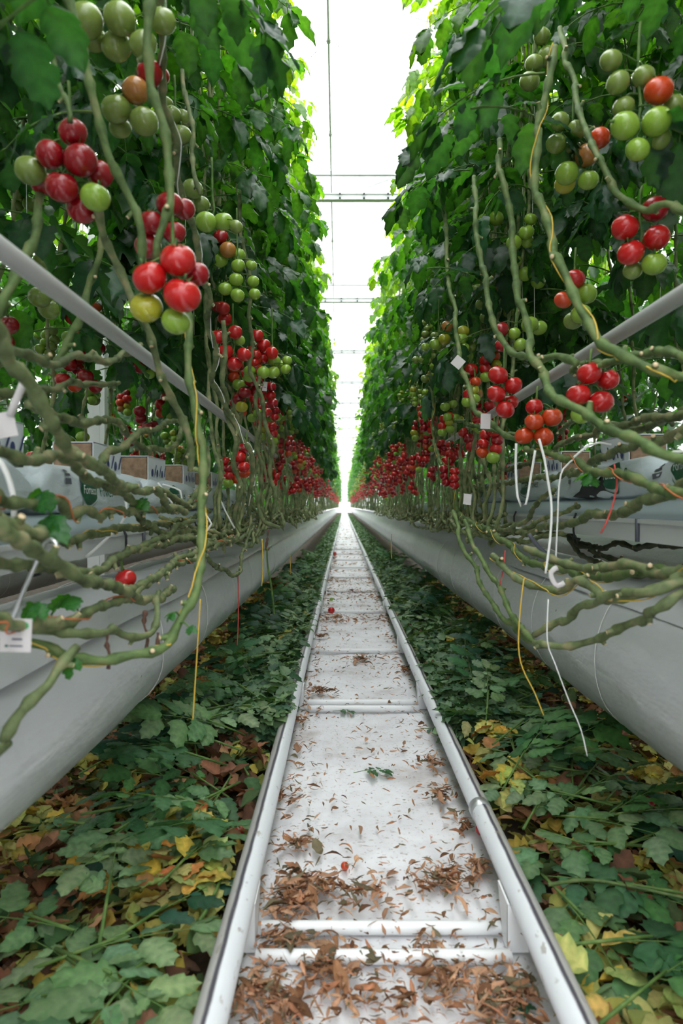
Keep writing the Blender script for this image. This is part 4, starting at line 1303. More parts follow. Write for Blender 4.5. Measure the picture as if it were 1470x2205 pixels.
RX = 0.58
vine('green stem with yellow twine bending right to the frame edge above the foremost right cluster', [(1195, 100), (1178, 200), (1158, 300), (1155, 385), (1170, 450), (1195, 540), (1200, 560), (1215, 610), (1235, 665), (1265, 710), (1290, 745), (1320, 760), (1375, 775), (1435, 795), (1520, 805)], Y=(1.5, 1.08), r=(0.008, 0.010), twine='yellow', material='stem_young')
vine('light stem running from the upper right green cluster to the edge above the red one', [(1205, 60), (1218, 125), (1240, 215), (1268, 285), (1295, 340), (1335, 415), (1395, 443), (1440, 440), (1520, 448)], Y=(1.7, 1.25), r=(0.007, 0.0085), material='stem_young')
vine('vine level with the frame edge just above the foremost right cluster', [(1230, 800), (1290, 782), (1335, 775), (1385, 767), (1435, 762), (1520, 765)], X=0.57, r=(0.008, 0.010), material='stem_young')
vine('stem dropping through the olive green cluster then turning right', [(1020, 380), (1022, 450), (1030, 520), (1035, 575), (1050, 640), (1065, 690), (1085, 735), (1105, 760), (1135, 770), (1170, 780), (1205, 775), (1240, 785)], Y=(1.95, 1.4), r=(0.007, 0.008), material='stem_young')
vine('long fresh stem passing the bright green fruit and foremost right cluster to the edge', [(1075, 300), (1082, 390), (1102, 480), (1110, 575), (1120, 650), (1135, 720), (1140, 760), (1160, 800), (1175, 840), (1210, 870), (1260, 897), (1310, 927), (1360, 950), (1405, 972), (1520, 985)], Y=(1.75, 1.0), r=(0.0075, 0.010), material='stem_young')
vine('stem threaded through two white cards on the right', [(955, 440), (958, 510), (965, 580), (970, 625), (980, 675), (985, 735), (992, 780), (1005, 825), (1020, 875), (1045, 900), (1085, 935), (1115, 948)], Y=(2.7, 2.0), r=(0.0085, 0.0085), material='stem_young')
vine('vine with orange stripe crossing in front of the torn right grow bag', [(1130, 965), (1170, 975), (1215, 985), (1265, 1005), (1310, 1017), (1345, 1027), (1395, 1037), (1435, 1047), (1520, 1060)], X=0.56, r=(0.008, 0.0105), twine='orange', material='stem_young', leaves=[(1265, 1022, 0.05)])
vine('knotted vine climbing right in front of the right tray', [(1000, 1120), (1045, 1137), (1085, 1142), (1130, 1150), (1175, 1135), (1225, 1122), (1265, 1112), (1310, 1112), (1350, 1100), (1385, 1080), (1425, 1065), (1520, 1035)], X=0.63, r=(0.009, 0.012))
vine('very long vine sweeping down then level along the right film tube', [(925, 800), (930, 880), (935, 955), (960, 1020), (980, 1060), (985, 1100), (1015, 1125), (1055, 1145), (1095, 1170), (1125, 1200), (1170, 1225), (1210, 1232), (1285, 1242), (1335, 1237), (1385, 1232), (1520, 1225)], X=(0.46, 0.60), r=(0.009, 0.011), twine='yellow', material='stem_young')
vine('thin vine dropping from the row to the lowest right fork', [(975, 1100), (985, 1140), (1005, 1190), (1025, 1230), (1035, 1265), (1055, 1295), (1080, 1330), (1115, 1360), (1150, 1382)], Y=(2.2, 1.55), r=(0.0065, 0.007), material='stem_young')
vine('slender vine parallel to the thin one, right of it, on the film tube', [(1000, 1120), (1020, 1160), (1045, 1215), (1065, 1245), (1085, 1280), (1105, 1320), (1130, 1358), (1155, 1380)], Y=(2.0, 1.5), r=(0.0065, 0.007), material='stem_young')
vine('lowest zigzag vine lying across the right film tube', [(1150, 1384), (1165, 1387), (1215, 1392), (1265, 1380), (1295, 1370), (1318, 1357), (1355, 1347), (1385, 1337), (1400, 1312), (1435, 1297), (1520, 1270)], Y=(1.5, 1.08), r=(0.008, 0.0085))
vine('wavy vine rising from the lowest fork on the right film tube', [(1150, 1367), (1185, 1347), (1220, 1332), (1250, 1305), (1285, 1297), (1310, 1280), (1360, 1277), (1410, 1277), (1520, 1262)], Y=(1.5, 1.08), r=(0.008, 0.0095))
vine('knobbly vine with yellow twine on top of the right film tube', [(1060, 1195), (1090, 1220), (1130, 1250), (1175, 1272), (1215, 1268), (1240, 1250), (1290, 1280), (1315, 1288), (1385, 1280), (1440, 1262), (1520, 1240)], Y=(1.75, 1.08), r=(0.0085, 0.010), twine='yellow')
vine('thick vine topmost on the right film tube at the frame edge', [(1130, 1180), (1170, 1195), (1215, 1212), (1260, 1225), (1300, 1222), (1345, 1215), (1400, 1232), (1440, 1225), (1520, 1222)], Y=(1.7, 1.1), r=(0.009, 0.0115), cut=False)
vine('vine arching from the right tube up past the white loops', [(1010, 1138), (1055, 1122), (1085, 1140), (1125, 1120), (1150, 1095), (1175, 1065), (1190, 1050)], X=0.6, r=(0.008, 0.0075))
vine('long dull vine fanning right above the torn grow bag, lower one', [(975, 1058), (1045, 1052), (1135, 1030), (1185, 1025), (1235, 1015), (1285, 985), (1335, 970), (1385, 955), (1435, 940), (1520, 915)], X=0.66, r=(0.008, 0.010))
vine('long dull vine fanning right above the torn grow bag, upper one', [(985, 1030), (1055, 1022), (1125, 1000), (1185, 970), (1235, 945), (1285, 925), (1335, 915), (1385, 902), (1435, 895), (1520, 880)], X=0.70, r=(0.008, 0.010))
vine('dull vine passing behind the foremost right cluster toward the edge', [(1200, 935), (1235, 905), (1275, 905), (1320, 912), (1370, 920), (1420, 905), (1520, 860)], X=0.72, r=(0.008, 0.010))
vine('vine from the orange red cluster running level behind the white loops', [(980, 905), (1010, 915), (1045, 922), (1075, 925), (1105, 938), (1130, 945)], X=0.52, r=(0.007, 0.007), material='stem_young')
for lab, pix, xx in (('old dark vine hanging below the right gutter, uppermost', [(1225, 1150), (1250, 1172), (1290, 1180), (1330, 1172), (1365, 1185), (1410, 1175), (1520, 1170)], 0.86),
                     ('old dark vine hanging below the right gutter, middle one', [(1215, 1135), (1240, 1165), (1275, 1180), (1310, 1205), (1345, 1215), (1400, 1225), (1520, 1235)], 0.84),
                     ('old dark vine hanging below the right gutter, lowest and straightest', [(1220, 1150), (1240, 1180), (1260, 1205), (1290, 1215), (1320, 1235), (1380, 1238), (1520, 1240)], 0.80)):
    vine(lab, pix, X=xx, r=(0.008, 0.009), material='stem_old', kink=0.012)

# ================================================================== twines, drip tubes, cards, hook
def cord(name, label, cat, pts, r, material, group=None):
    mb = MB()
    mb.tube(smooth_path(pts, 0.015), r, 7)
    o = mb.build(name, M[material], origin=min(pts, key=lambda p: p.z))
    return tag(o, label, cat, group)


def pc(pix, Y):
    n = len(pix)
    return [at(px, py, Y if not isinstance(Y, tuple) else Y[0] + (Y[1] - Y[0]) * i / (n - 1)) for i, (px, py) in enumerate(pix)]


cord('twine', 'yellow twine hanging straight from the left vine to the litter', 'twine', pc([(431, 1290), (428, 1345), (422, 1440), (415, 1550)], 1.45), 0.0016, 'yellow')
cord('twine', 'red twine hanging from the bent left vine above the green heap', 'twine', pc([(512, 1238), (513, 1290), (512, 1360), (510, 1390)], 2.7), 0.002, 'redtwine')
cord('twine', 'short yellow twine hanging at the left tube edge beyond the red twine', 'twine', pc([(564, 1160), (566, 1220), (563, 1262)], 2.6), 0.0022, 'yellow')
cord('twine', 'yellow twine trailing off the right film tube to the litter', 'twine', pc([(1128, 1245), (1120, 1310), (1116, 1390), (1125, 1440), (1150, 1490), (1170, 1540)], 1.5), 0.0016, 'yellow')
cord('twine', 'thin white cord hanging off the right film tube over green leaves', 'twine', pc([(1180, 1290), (1178, 1380), (1195, 1430), (1225, 1510), (1250, 1570), (1264, 1628)], 1.35), 0.0012, 'drip')
cord('twine', 'red twine hanging in front of the torn right grow bag', 'twine', pc([(1322, 1000), (1328, 1040), (1318, 1090), (1303, 1130), (1293, 1148)], 1.40), 0.0018, 'redtwine')
cord('twine', 'short red twine over the middle of the right film tube', 'twine', pc([(1087, 1185), (1084, 1225), (1075, 1262)], 1.7), 0.0014, 'redtwine')
cord('twine', 'faint yellow twine hanging far along the right film tube', 'twine', pc([(843, 1150), (842, 1180), (843, 1203)], 4.6), 0.0028, 'yellow')
cord('twine', 'yellow twine hanging far along the left film tube', 'twine', pc([(624, 1195), (625, 1215), (625, 1237)], 4.2), 0.0024, 'yellow')
cord('drip_tube', 'white drip tube looping under the orange red cluster, left loop', 'drip tube', pc([(1111, 955), (1110, 1010), (1114, 1070), (1122, 1090), (1132, 1085), (1142, 1030), (1152, 970)], 1.75), 0.0032, 'drip')
cord('drip_tube', 'white drip tube falling from the right vines to the film tube', 'drip tube', pc([(1160, 945), (1172, 990), (1180, 1040), (1187, 1090), (1184, 1160), (1174, 1235)], 1.55), 0.0030, 'drip')
cord('drip_tube', 'second thinner white drip tube hanging right of the long one', 'drip tube', pc([(1240, 985), (1212, 1010), (1203, 1050), (1200, 1120), (1196, 1205)], 1.65), 0.0022, 'drip')
cord('drip_tube', 'white drip tube arching over the vines toward the torn right bag', 'drip tube', pc([(1235, 985), (1265, 960), (1290, 953), (1315, 958)], 1.6), 0.0028, 'drip')
cord('drip_tube', 'pale drip tube at the right edge over the nearest bag', 'drip tube', pc([(1430, 980), (1450, 973), (1500, 972)], 1.30), 0.0028, 'drip')
cord('drip_tube', 'thick white drip tube curving down at the left edge', 'drip tube', pc([(-20, 975), (5, 1000), (22, 1040), (31, 1085), (30, 1125)], 1.05), 0.0048, 'drip')
cord('drip_tube', 'white drip tube crossing the left gutter diagonally, front one', 'drip tube', pc([(225, 1030), (260, 1060), (272, 1085), (268, 1115), (245, 1145), (185, 1200)], 1.6), 0.0034, 'drip')
cord('drip_tube', 'white drip tube bent sharply over the third left bag', 'drip tube', pc([(340, 1040), (355, 1060), (371, 1085)], 2.1), 0.0034, 'drip')
cord('drip_tube', 'white drip tube slanting down the fourth left bag to the gutter', 'drip tube', pc([(350, 1043), (388, 1057), (390, 1085)], 2.15), 0.003, 'drip')
cord('drip_tube', 'white drip tube slanting steeply beside the fifth left block', 'drip tube', pc([(465, 1055), (485, 1100), (505, 1138)], 2.7), 0.0035, 'drip')
cord('drip_tube', 'white drip tube crossing the left gutter diagonally, second one', 'drip tube', pc([(430, 1090), (455, 1128), (448, 1140), (405, 1165)], 2.2), 0.0034, 'drip')

# bent wire hook with the plant tag
hk = pc([(-30, 1385), (0, 1358), (18, 1345), (40, 1300), (65, 1240), (88, 1188), (98, 1168), (110, 1161), (121, 1170), (122, 1185), (112, 1200), (92, 1210)], 0.98)
cord('wire_hook', 'bent steel wire hook over the left vines beside the white tag', 'hook', hk, 0.0036, 'steel')


def card(label, c, w, h, yaw, tilt, material='card', extra=None):
    t = empty('plant_tag', c, label, 'tag')
    Mx = Euler((0, tilt, yaw)).to_matrix()
    mb = MB()
    mb.box(c, (w, 0.0012, h), 0, Mx)
    mb.build('card', M[material], t, smooth=False)
    if extra:
        for nm, mt, u, v, ww, hh in extra:
            mb = MB()
            if nm == 'green_dot':
                vs = [Vector(c) + Mx @ Vector((u + ww * math.cos(a), -0.0011, v + hh * math.sin(a))) for a in [k * math.pi / 8 for k in range(16)]]
                mb.add(vs, [tuple(range(16))])
            else:
                mb.box(Vector(c) + Mx @ Vector((u, -0.0009, v)), (ww, 0.0006, hh), 0, Mx)
            mb.build(nm, M[mt], t, smooth=False)
    return t


card('white printed plant tag with a green dot hanging at the lower left', at(34, 1368, 0.90), 0.040, 0.044, 0.1, 0.04, 'card',
     [('green_dot', 'tag_green', 0.011, 0.013, 0.0055, 0.005), ('printed_line', 'ink_grey', 0.0, 0.005, 0.012, 0.0012), ('printed_line', 'ink_grey', 0.002, -0.005, 0.013, 0.0026), ('printed_line', 'logo_green', -0.011, -0.014, 0.004, 0.0032), ('printed_line', 'ink_grey', 0.001, -0.014, 0.017, 0.0018)])
mb = MB()
t = empty('plant_clip', at(12, 925, 0.97), 'blurred pinkish white plastic clip at the left edge above the nearest block', 'clip')
mb.box(at(10, 915, 0.97), (0.030, 0.0015, 0.036), 0, Euler((0, -0.2, 0.2)).to_matrix())
mb.build('card', M['card'], t, smooth=False)
mb = MB()
mb.tube(smooth_path(pc([(22, 895), (30, 872), (40, 850), (50, 825)], 0.97), 0.01), [0.006] * len(smooth_path(pc([(22, 895), (30, 872), (40, 850), (50, 825)], 0.97), 0.01)), 6)
mb.build('strap', M['card'], t)
card('white square card turned on its corner, upper one on the right stem', at(986, 780, 2.28), 0.036, 0.036, -0.1, 0.72)
card('white upright card on the right stem under the two red tomatoes', at(1045, 907, 2.02), 0.029, 0.045, 0.0, 0.03)
card('small white card low on the right stems over the film tube', at(1006, 1075, 2.15), 0.026, 0.034, 0.2, 0.1)
card('tiny white card with faint print beside the left midway red cluster', at(570, 832, 2.65), 0.018, 0.036, 0.1, 0.1, 'card', [('printed_line', 'ink_grey', 0, -0.004, 0.010, 0.002)])
mb = MB()
mb.tube(smooth_path(pc([(1200, 1222), (1186, 1232), (1190, 1250), (1200, 1262), (1215, 1255)], 1.42), 0.006), 0.006, 6, squash=0.35)
tag(mb.build('plant_clip', M['card'], origin=at(1195, 1250, 1.42)), 'bent white plastic clip on the knobbly vines over the right film tube', 'clip')
# dark conduit under the right gutter
cord('support_arm', 'slim dark grey arm slanting under the right gutter to the film tube', 'bracket', pc([(1138, 1150), (1160, 1178), (1185, 1200)], 1.95), 0.006, 'ink_grey')

# withered strings of dried roots hanging from the left vines
for lab, pix, y in (('withered brown tendril hanging over the left film tube, front one', [(232, 1365), (230, 1390), (236, 1410), (233, 1440)], 1.12),
                    ('withered brown tendril hanging over the left film tube, middle one', [(313, 1315), (310, 1345), (318, 1370), (314, 1402)], 1.25),
                    ('withered brown tendril hanging over the left film tube, shortest one', [(340, 1362), (339, 1378), (341, 1395)], 1.27),
                    ('shrivelled dark leaf string hanging by the left tube edge midway', [(577, 1140), (575, 1165), (572, 1185), (580, 1180)], 2.4)):
    rg = random.Random(int(pix[0][0]))
    pts = smooth_path(pc(pix, y), 0.006)
    mb = MB()
    mb.tube(pts, [0.0035 + 0.0022 * rg.uniform(-1, 1) for _ in pts], 6)
    tag(mb.build('dry_tendril', mat('withered', (0.10, 0.05, 0.035), 0.9)[0] if 'withered' not in bpy.data.materials else bpy.data.materials['withered'], origin=pts[-1]), lab, 'tendril')
# ================================================================== litter and cut leaves on the ground
rng = random.Random(99)
BROWNS = [(0.13, 0.060, 0.030), (0.22, 0.11, 0.055), (0.075, 0.040, 0.022), (0.30, 0.17, 0.09)]
MIX = BROWNS + [(0.24, 0.27, 0.07), (0.30, 0.30, 0.06), (0.17, 0.09, 0.05), (0.24, 0.20, 0.04), (0.16, 0.18, 0.04), (0.10, 0.13, 0.03), (0.05, 0.10, 0.03), (0.035, 0.085, 0.03), (0.28, 0.22, 0.04)]


def flat_leaf(mb, p, L, col, rng, curl=1.0):
    T = Matrix.Translation(p) @ Euler((rng.uniform(-0.6, 0.6), rng.uniform(-0.5, 0.5), rng.uniform(0, 6.28))).to_matrix().to_4x4()
    n = 5
    vs = []
    bend = rng.uniform(-1.2, 1.2) * curl
    roll = rng.uniform(0.2, 1.3) * curl
    w0 = L * (rng.uniform(0.16, 0.34) if curl < 1.2 else rng.uniform(0.07, 0.26))
    for i in range(n + 1):
        t = i / n
        w = w0 * math.sin(math.pi * (0.08 + 0.86 * t)) * rng.uniform(0.7, 1.25)
        x, z = L * (t - 0.5), bend * L * 0.35 * (t - 0.5) ** 2 * 4 * 0.3
        wr = w * math.cos(roll * 0.6)
        vs += [T @ Vector((x, -wr, z + w * math.sin(roll) * 0.7)), T @ Vector((x, 0.1 * w, z)), T @ Vector((x, wr, z + w * math.sin(roll) * 0.6))]
    for v in vs:
        v.z = max(v.z, 0.002)
    k = 3
    c2 = tuple(q * 1.25 for q in col)
    mb.add(vs, [(i * k + q, (i + 1) * k + q, (i + 1) * k + q + 1, i * k + q + 1) for i in range(n) for q in range(k - 1)], 0, [col, c2, col] * (n + 1))


def heap(x, y, side):
    """height of the leaf bed beside the track"""
    d = (RL - 0.03 - x) if side < 0 else (x - RR - 0.03)
    k = max(0.0, 1 - max(0, d - 0.12) / (0.30 if side < 0 else 0.38))
    grow = min(1.0, max(0.25, (y - 0.8) / 1.4))
    return 0.012 + 0.125 * k * grow * (0.6 + 0.8 * max(0, noise.noise(Vector((x * 5, y * 2.2, side * 3))) + 0.4))


mb = MB()
for side in (-1, 1):
    for k in range(8200):
        y = 0.72 + 7.3 * (rng.random() ** 1.7)
        x = (RL - 0.045 - rng.random() ** 0.9 * 0.85) if side < 0 else (RR + 0.045 + rng.random() ** 0.9 * 0.95)
        h = rng.random() * heap(x, y, side) * 0.7
        nz = noise.noise(Vector((x * 4, y * 3, 8)))
        c = rng.choice(MIX)
        if nz > 0.18: c = rng.choice([(0.32, 0.25, 0.04), (0.27, 0.26, 0.06), (0.20, 0.23, 0.06), (0.26, 0.14, 0.05), (0.30, 0.31, 0.10)])
        elif nz < -0.15: c = rng.choice(BROWNS[:3] + [(0.05, 0.085, 0.03)])
        j = rng.uniform(0.7, 1.25)
        cc = tuple(q * j for q in c)
        if rng.random() < 0.45:
            T = Matrix.Translation((x, y, 0.012 + h)) @ Euler((rng.uniform(-.7, .7), rng.uniform(-.5, .5), rng.uniform(0, 6.28))).to_matrix().to_4x4()
            L_ = rng.uniform(0.04, 0.09)
            leaflet(mb, T, L_, L_ * rng.uniform(0.5, 0.75), cc, rng, False, curl=rng.uniform(-0.3, 0.6), fold=rng.uniform(0.2, 0.9))
        else:
            flat_leaf(mb, Vector((x, y, 0.006 + h)), rng.uniform(0.035, 0.085), cc, rng)
for px, py, s_, n in ((400, 1850, .05, 34), (440, 1905, .04, 22), (360, 1790, .04, 12), (1110, 1730, .04, 20), (1075, 1600, .05, 26), (450, 1480, .06, 20), (330, 1640, .05, 16), (1380, 1640, .05, 20), (1230, 1590, .05, 16), (980, 1420, .05, 20), (1330, 2190, .06, 22), (200, 1850, .05, 12)):
    c0 = onfloor(px, py, 0.05)
    for k in range(n):
        x, y = c0.x + rng.gauss(0, s_), c0.y + rng.gauss(0, s_ * 1.2)
        if RL - 0.07 < x < RR + 0.07: continue
        cc = tuple(q * rng.uniform(0.8, 1.2) for q in rng.choice([(0.33, 0.36, 0.10), (0.40, 0.37, 0.09), (0.42, 0.33, 0.05), (0.26, 0.33, 0.10), (0.40, 0.20, 0.05)]))
        T = Matrix.Translation((x, y, 0.02 + heap(x, y, -1 if x < 0 else 1) * rng.uniform(0.6, 1.0))) @ Euler((rng.uniform(-.6, .6), rng.uniform(-.4, .4), rng.uniform(0, 6.28))).to_matrix().to_4x4()
        L_ = rng.uniform(0.05, 0.09)
        leaflet(mb, T, L_, L_ * rng.uniform(0.55, 0.75), cc, rng, True, curl=rng.uniform(-0.2, 0.6), fold=rng.uniform(0.2, 0.8))
tag(mb.build('leaf_litter', M['litter'], tints=True), 'brown and yellow dead leaves covering the ground beside both rails', 'leaf litter', kind='stuff')

# dry debris on the white sheet
PATCH = [(600, 1720, .07, 60), (640, 1830, .07, 70), (590, 1640, .05, 40), (930, 1650, .06, 70), (945, 1725, .06, 50), (665, 1920, .09, 230), (620, 1960, .07, 120), (780, 1935, .09, 90), (950, 1910, .09, 200), (1010, 1790, .05, 60), (1030, 1880, .05, 50),
         (610, 2040, .07, 140), (700, 2100, .10, 160), (560, 2150, .09, 160), (900, 2060, .12, 70), (960, 2130, .10, 160), (1100, 2150, .08, 170), (820, 2190, .15, 70), (1040, 2190, .12, 140), (620, 2190, .1, 140),
         (690, 1495, .08, 110), (640, 1470, .05, 60), (780, 1425, .10, 110), (880, 1450, .05, 70), (720, 1335, .11, 110), (690, 1375, .05, 50), (765, 1275, .14, 90), (740, 1255, .1, 60), (720, 1222, .1, 60), (870, 1400, .05, 60), (840, 1330, .06, 60), (815, 1290, .06, 50), (755, 1195, .12, 70), (735, 1175, .1, 50), (745, 1160, .1, 50), (640, 1560, .05, 50)]
mb = MB()
def debris(x, y, rng, big=False):
    if not (RL + 0.01 < x < RR - 0.01): return
    c = rng.choice(BROWNS[:2] + [(0.36, 0.20, 0.125), (0.34, 0.155, 0.085), (0.29, 0.165, 0.105), (0.40, 0.24, 0.15), (0.12, 0.10, 0.06)])
    j = rng.uniform(0.75, 1.4)
    flat_leaf(mb, Vector((x, y, 0.012 + rng.random() * 0.014)), rng.uniform(0.007, 0.032) * (1.9 if big else 1), tuple(q * j for q in c), rng, 1.6)
for px, py, s_, n in PATCH:
    c = onfloor(px, py)
    for k in range(int(n * 1.25)):
        r = abs(rng.gauss(0, 1)) * s_ * 0.75
        a = rng.uniform(0, 6.28)
        debris(c.x + r * math.cos(a), c.y + r * math.sin(a) * 0.8, rng, rng.random() < 0.18)
for k in range(1700):                     # drifts against both rails
    y = 0.75 + 12 * rng.random() ** 1.8
    q = abs(rng.gauss(0, 0.032))
    if rng.random() < 0.55 + 0.45 * noise.noise(Vector((0, y * 3, 1))):
        debris((RL + 0.03 + q) if rng.random() < 0.55 else (RR - 0.03 - q), y, rng, rng.random() < 0.3)
for k in range(1700):                      # loose crumbs
    debris(RL + 0.55 * rng.random(), 0.8 + 8 * rng.random() ** 1.5, rng)
for k in range(2600):                      # bands of debris farther away
    y = 4.5 + 32 * rng.random() ** 1.6
    if math.sin(y * 5.1) + 0.6 * math.sin(y * 11.3) > 0.3:
        debris(RL + 0.55 * rng.random(), y, rng, True)
tag(mb.build('dry_leaf_debris', M['litter'], tints=True), 'crumbled brown dry leaves scattered over the white ground sheet', 'leaf litter', kind='stuff')

# cut leaves: a dozen shapes, copied
SAGE, DEEP, FRESH = (0.125, 0.225, 0.098), (0.016, 0.070, 0.034), (0.048, 0.150, 0.042)


def frond_shape(seed):
    rg = random.Random(seed)
    mb, sb = MB(), MB()
    col = (SAGE, DEEP, FRESH, SAGE, lerp(SAGE, FRESH, 0.5), lerp(DEEP, FRESH, .5))[seed % 6]
    T = Euler((rg.uniform(-0.2, 0.2), 0, 0)).to_matrix().to_4x4()
    compound(mb, sb, T, rg.uniform(0.27, 0.36), col, rg, pairs=rg.choice((3, 4)), fine=True, elev=0.12, droop=0.35, hang=0.25, size=rg.uniform(0.85, 1.15))
    for m_ in (mb, sb):
        for v in m_.v:
            v.z = v.z * 0.55
    # thicken the stalk a little so it reads as a cut petiole
    sb.tube([(-0.03, 0, -0.004), (0.06, 0, 0.004), (0.16, 0.0, 0.012)], [0.0042, 0.0038, 0.003], 6)
    zmin = min(v[2] for v in mb.v)
    return mb.mesh('leaf_blade', M['frond'], tints=True), sb.mesh('cut_stalk', M['truss']), zmin


FR = [frond_shape(600 + i) for i in range(18)]
NF = [0]


def frond(x, y, z, yaw, label, group, k=None, sc=1.0, tilt=(0, 0)):
    bl, st, zmin = FR[k if k is not None else rng.randrange(len(FR))]
    t = empty('cut_leaf', (x, y, z), label, 'cut leaf', group)
    t.rotation_euler = (tilt[0], tilt[1], yaw)
    t.scale = (sc, sc, sc)
    put('leaf_blade', bl, t)
    put('cut_stalk', st, t)
    NF[0] += 1
    return t


# the nearest ones, each where the photo shows it (pixel of the leaf middle, heading, shape)
NEAR = [(150, 2110, 2.4, 0, 'pale sage cut tomato leaf at the bottom left corner of the ground'), (330, 2080, 0.4, 3, 'large pale cut tomato leaf lying against the left rail at the bottom'),
        (240, 1960, 1.9, 0, 'sage cut tomato leaf above the bottom left corner leaf'), (60, 2020, 2.9, 4, 'cut tomato leaf at the left edge low on the ground'),
        (370, 2170, -0.6, 0, 'serrated pale cut leaf at the bottom edge beside the left rail'), (260, 2180, -1.9, 4, 'cut leaf hanging off the bottom edge left of the rail'),
        (100, 2190, 3.6, 3, 'blurred pale cut leaf in the very bottom left'), (250, 1850, -1.6, 3, 'cut leaf pointing at the camera in the left litter'),
        (310, 1770, 0.1, 0, 'cut leaf with long green stalk lying level in the left litter'), (180, 1800, 2.6, 4, 'cut leaf beside the left film tube, near'),
        (400, 2000, 0.9, 1, 'dark green cut leaf against the left rail near the bottom'), (430, 1890, 1.2, 4, 'small cut leaf by the yellow patch at the left rail'),
        (470, 1590, -1.7, 0, 'pale cut leaf tip hanging down in the left heap'), (540, 1560, 0.7, 3, 'light cut leaf heaped against the left rail'),
        (560, 1620, 0.2, 0, 'pale cut leaf spilling over onto the left rail'), (470, 1520, 2.3, 4, 'pale cut leaf topping the near left heap'), (420, 1650, 2.9, 1, 'dark cut leaf at the edge of the near left heap'),
        (350, 1560, 2.2, 1, 'dark cut leaf in shade under the left tube'), (250, 1640, 1.2, 2, 'green cut leaf close under the left tube, single'),
        (1250, 1700, 2.3, 3, 'large pale cut leaf in the middle of the right heap'), (1180, 1690, 3.0, 0, 'pale cut leaf near the right rail, upper right heap'),
        (1330, 1720, 0.8, 4, 'cut leaf with a red tomato beside it on the right'), (1300, 1830, -0.7, 0, 'long pale cut leaf pointing right in the right heap'),
        (1200, 1880, 3.3, 4, 'cut leaf beside the right rail, mid height of the right ground'), (1150, 1780, 2.8, 3, 'pale yellowish cut leaf touching the right rail'),
        (1380, 1960, -0.3, 2, 'fresh cut leaf with bright stalk at the right edge'), (1250, 2010, -1.4, 4, 'cut leaf pointing down beside the right rail near the bottom'),
        (1350, 2090, -0.2, 5, 'blurred green cut leaf at the lower right'), (1300, 1960, 2.9, 5, 'green cut leaf under the bright stalk on the right'),
        (1430, 2180, 0.4, 2, 'blurred green cut leaf in the bottom right corner'), (1410, 1830, 0.6, 1, 'dark cut leaf at the right edge under the film tube'),
        (1130, 1560, 2.7, 1, 'dark glossy cut leaf in the right heap'), (1080, 1530, 2.2, 0, 'pale cut leaf hanging down in the right heap, upper'),
        (1200, 1600, 0.8, 5, 'green cut leaf among yellow litter on the right'), (1230, 1560, 0.4, 2, 'green cut leaf below the edge of the right film tube'),
        (1010, 1450, 2.4, 3, 'pale cut leaf heaped against the right rail midway'), (1100, 1660, 1.5, 5, 'green cut leaf over yellow leaves by the right rail'),
        (930, 1590, -0.9, 1, 'dark green cut leaf lying inside the right rail on the sheet')]
for px, py, yaw, k, lb in NEAR:
    p = onfloor(px, py, 0.03)
    side = -1 if p.x < 0 else 1
    kk = [i for i in range(18) if i % 6 == k]
    sc = rng.uniform(0.8, 1.0)
    if 'inside' in lb: sc, p = 0.33, onfloor(px, py, 0.01)
    bz = 0.012 + (0.75 * heap(p.x, p.y, side) if 'inside' not in lb else 0)
    yaw += rng.uniform(-0.15, 0.15)
    # pixel is the leaf's middle: step back half a length along its heading
    x, y = p.x - math.cos(yaw) * 0.15 * sc, p.y - math.sin(yaw) * 0.15 * sc
    for q in (0.0, 0.12, 0.25, 0.33):     # keep clear of the rails
        xx = x + math.cos(yaw) * q * sc
        if side < 0 and xx > RL - 0.06: x -= xx - (RL - 0.06)
        if side > 0 and 'inside' not in lb and xx < RR + 0.06: x += RR + 0.06 - xx
    frond(x, y, bz + 0.025, yaw, lb, 'cut leaves near the camera', rng.choice(kk), sc, (rng.uniform(-0.15, 0.15), rng.uniform(-0.15, 0.1)))

for side in (-1, 1):
    for k in range(150):
        y = 1.62 + 8.3 * ((k + rng.random()) / 150) ** 1.25
        wid = (0.20 if y < 2.2 else 0.25) if side < 0 else 0.34
        d = 0.03 + wid * rng.random()
        x = RL - 0.05 - d if side < 0 else RR + 0.05 + d
        yaw = rng.uniform(0, 6.28)
        if math.cos(yaw) * -side > -0.1:
            yaw = math.pi - yaw                      # mostly pointing away from the track
        sc = rng.uniform(0.62, 0.85)
        z = 0.02 + heap(x, y, side) * rng.uniform(0.5, 1.1)
        lbl = ('cut green tomato leaf heaped along the %s rail close to the camera' if y < 2.6 else 'cut green tomato leaf heaped along the %s rail midway' if y < 5.5 else 'cut green tomato leaf heaped along the %s rail far off') % SIDE[side]
        frond(x, y, z, yaw, lbl, lbl.replace('cut green tomato leaf heaped', 'leaves'), rng.choice([1, 2, 4, 5, 7, 8, 10, 11, 13, 14, 16, 17, 3, 9]), sc, (rng.uniform(-0.5, 0.5), rng.uniform(-0.5, 0.3)))

# the far part of the same heap: one mass
mb = MB()
for side in (-1, 1):
    for k in range(13000):
        y = 2.4 + 60 * rng.random() ** 2.4
        d = -0.01 + (0.27 if side < 0 else 0.40) * rng.random() ** 1.2
        x = RL - 0.05 - d if side < 0 else RR + 0.05 + d
        c = lerp(DEEP, SAGE, rng.random() ** 0.9)
        T = Matrix.Translation((x, y, 0.015 + heap(x, 3, side) * rng.uniform(0.3, 1.0))) @ Euler((rng.uniform(-.6, .6), rng.uniform(-.6, .4), rng.uniform(0, 6.28))).to_matrix().to_4x4()
        leaflet(mb, T, rng.uniform(0.05, 0.09), rng.uniform(0.03, 0.055), c, rng, False)
tag(mb.build('far_cut_leaves', M['frond'], tints=True), 'green carpet of cut leaves along both rails into the distance', 'cut leaves', kind='stuff')

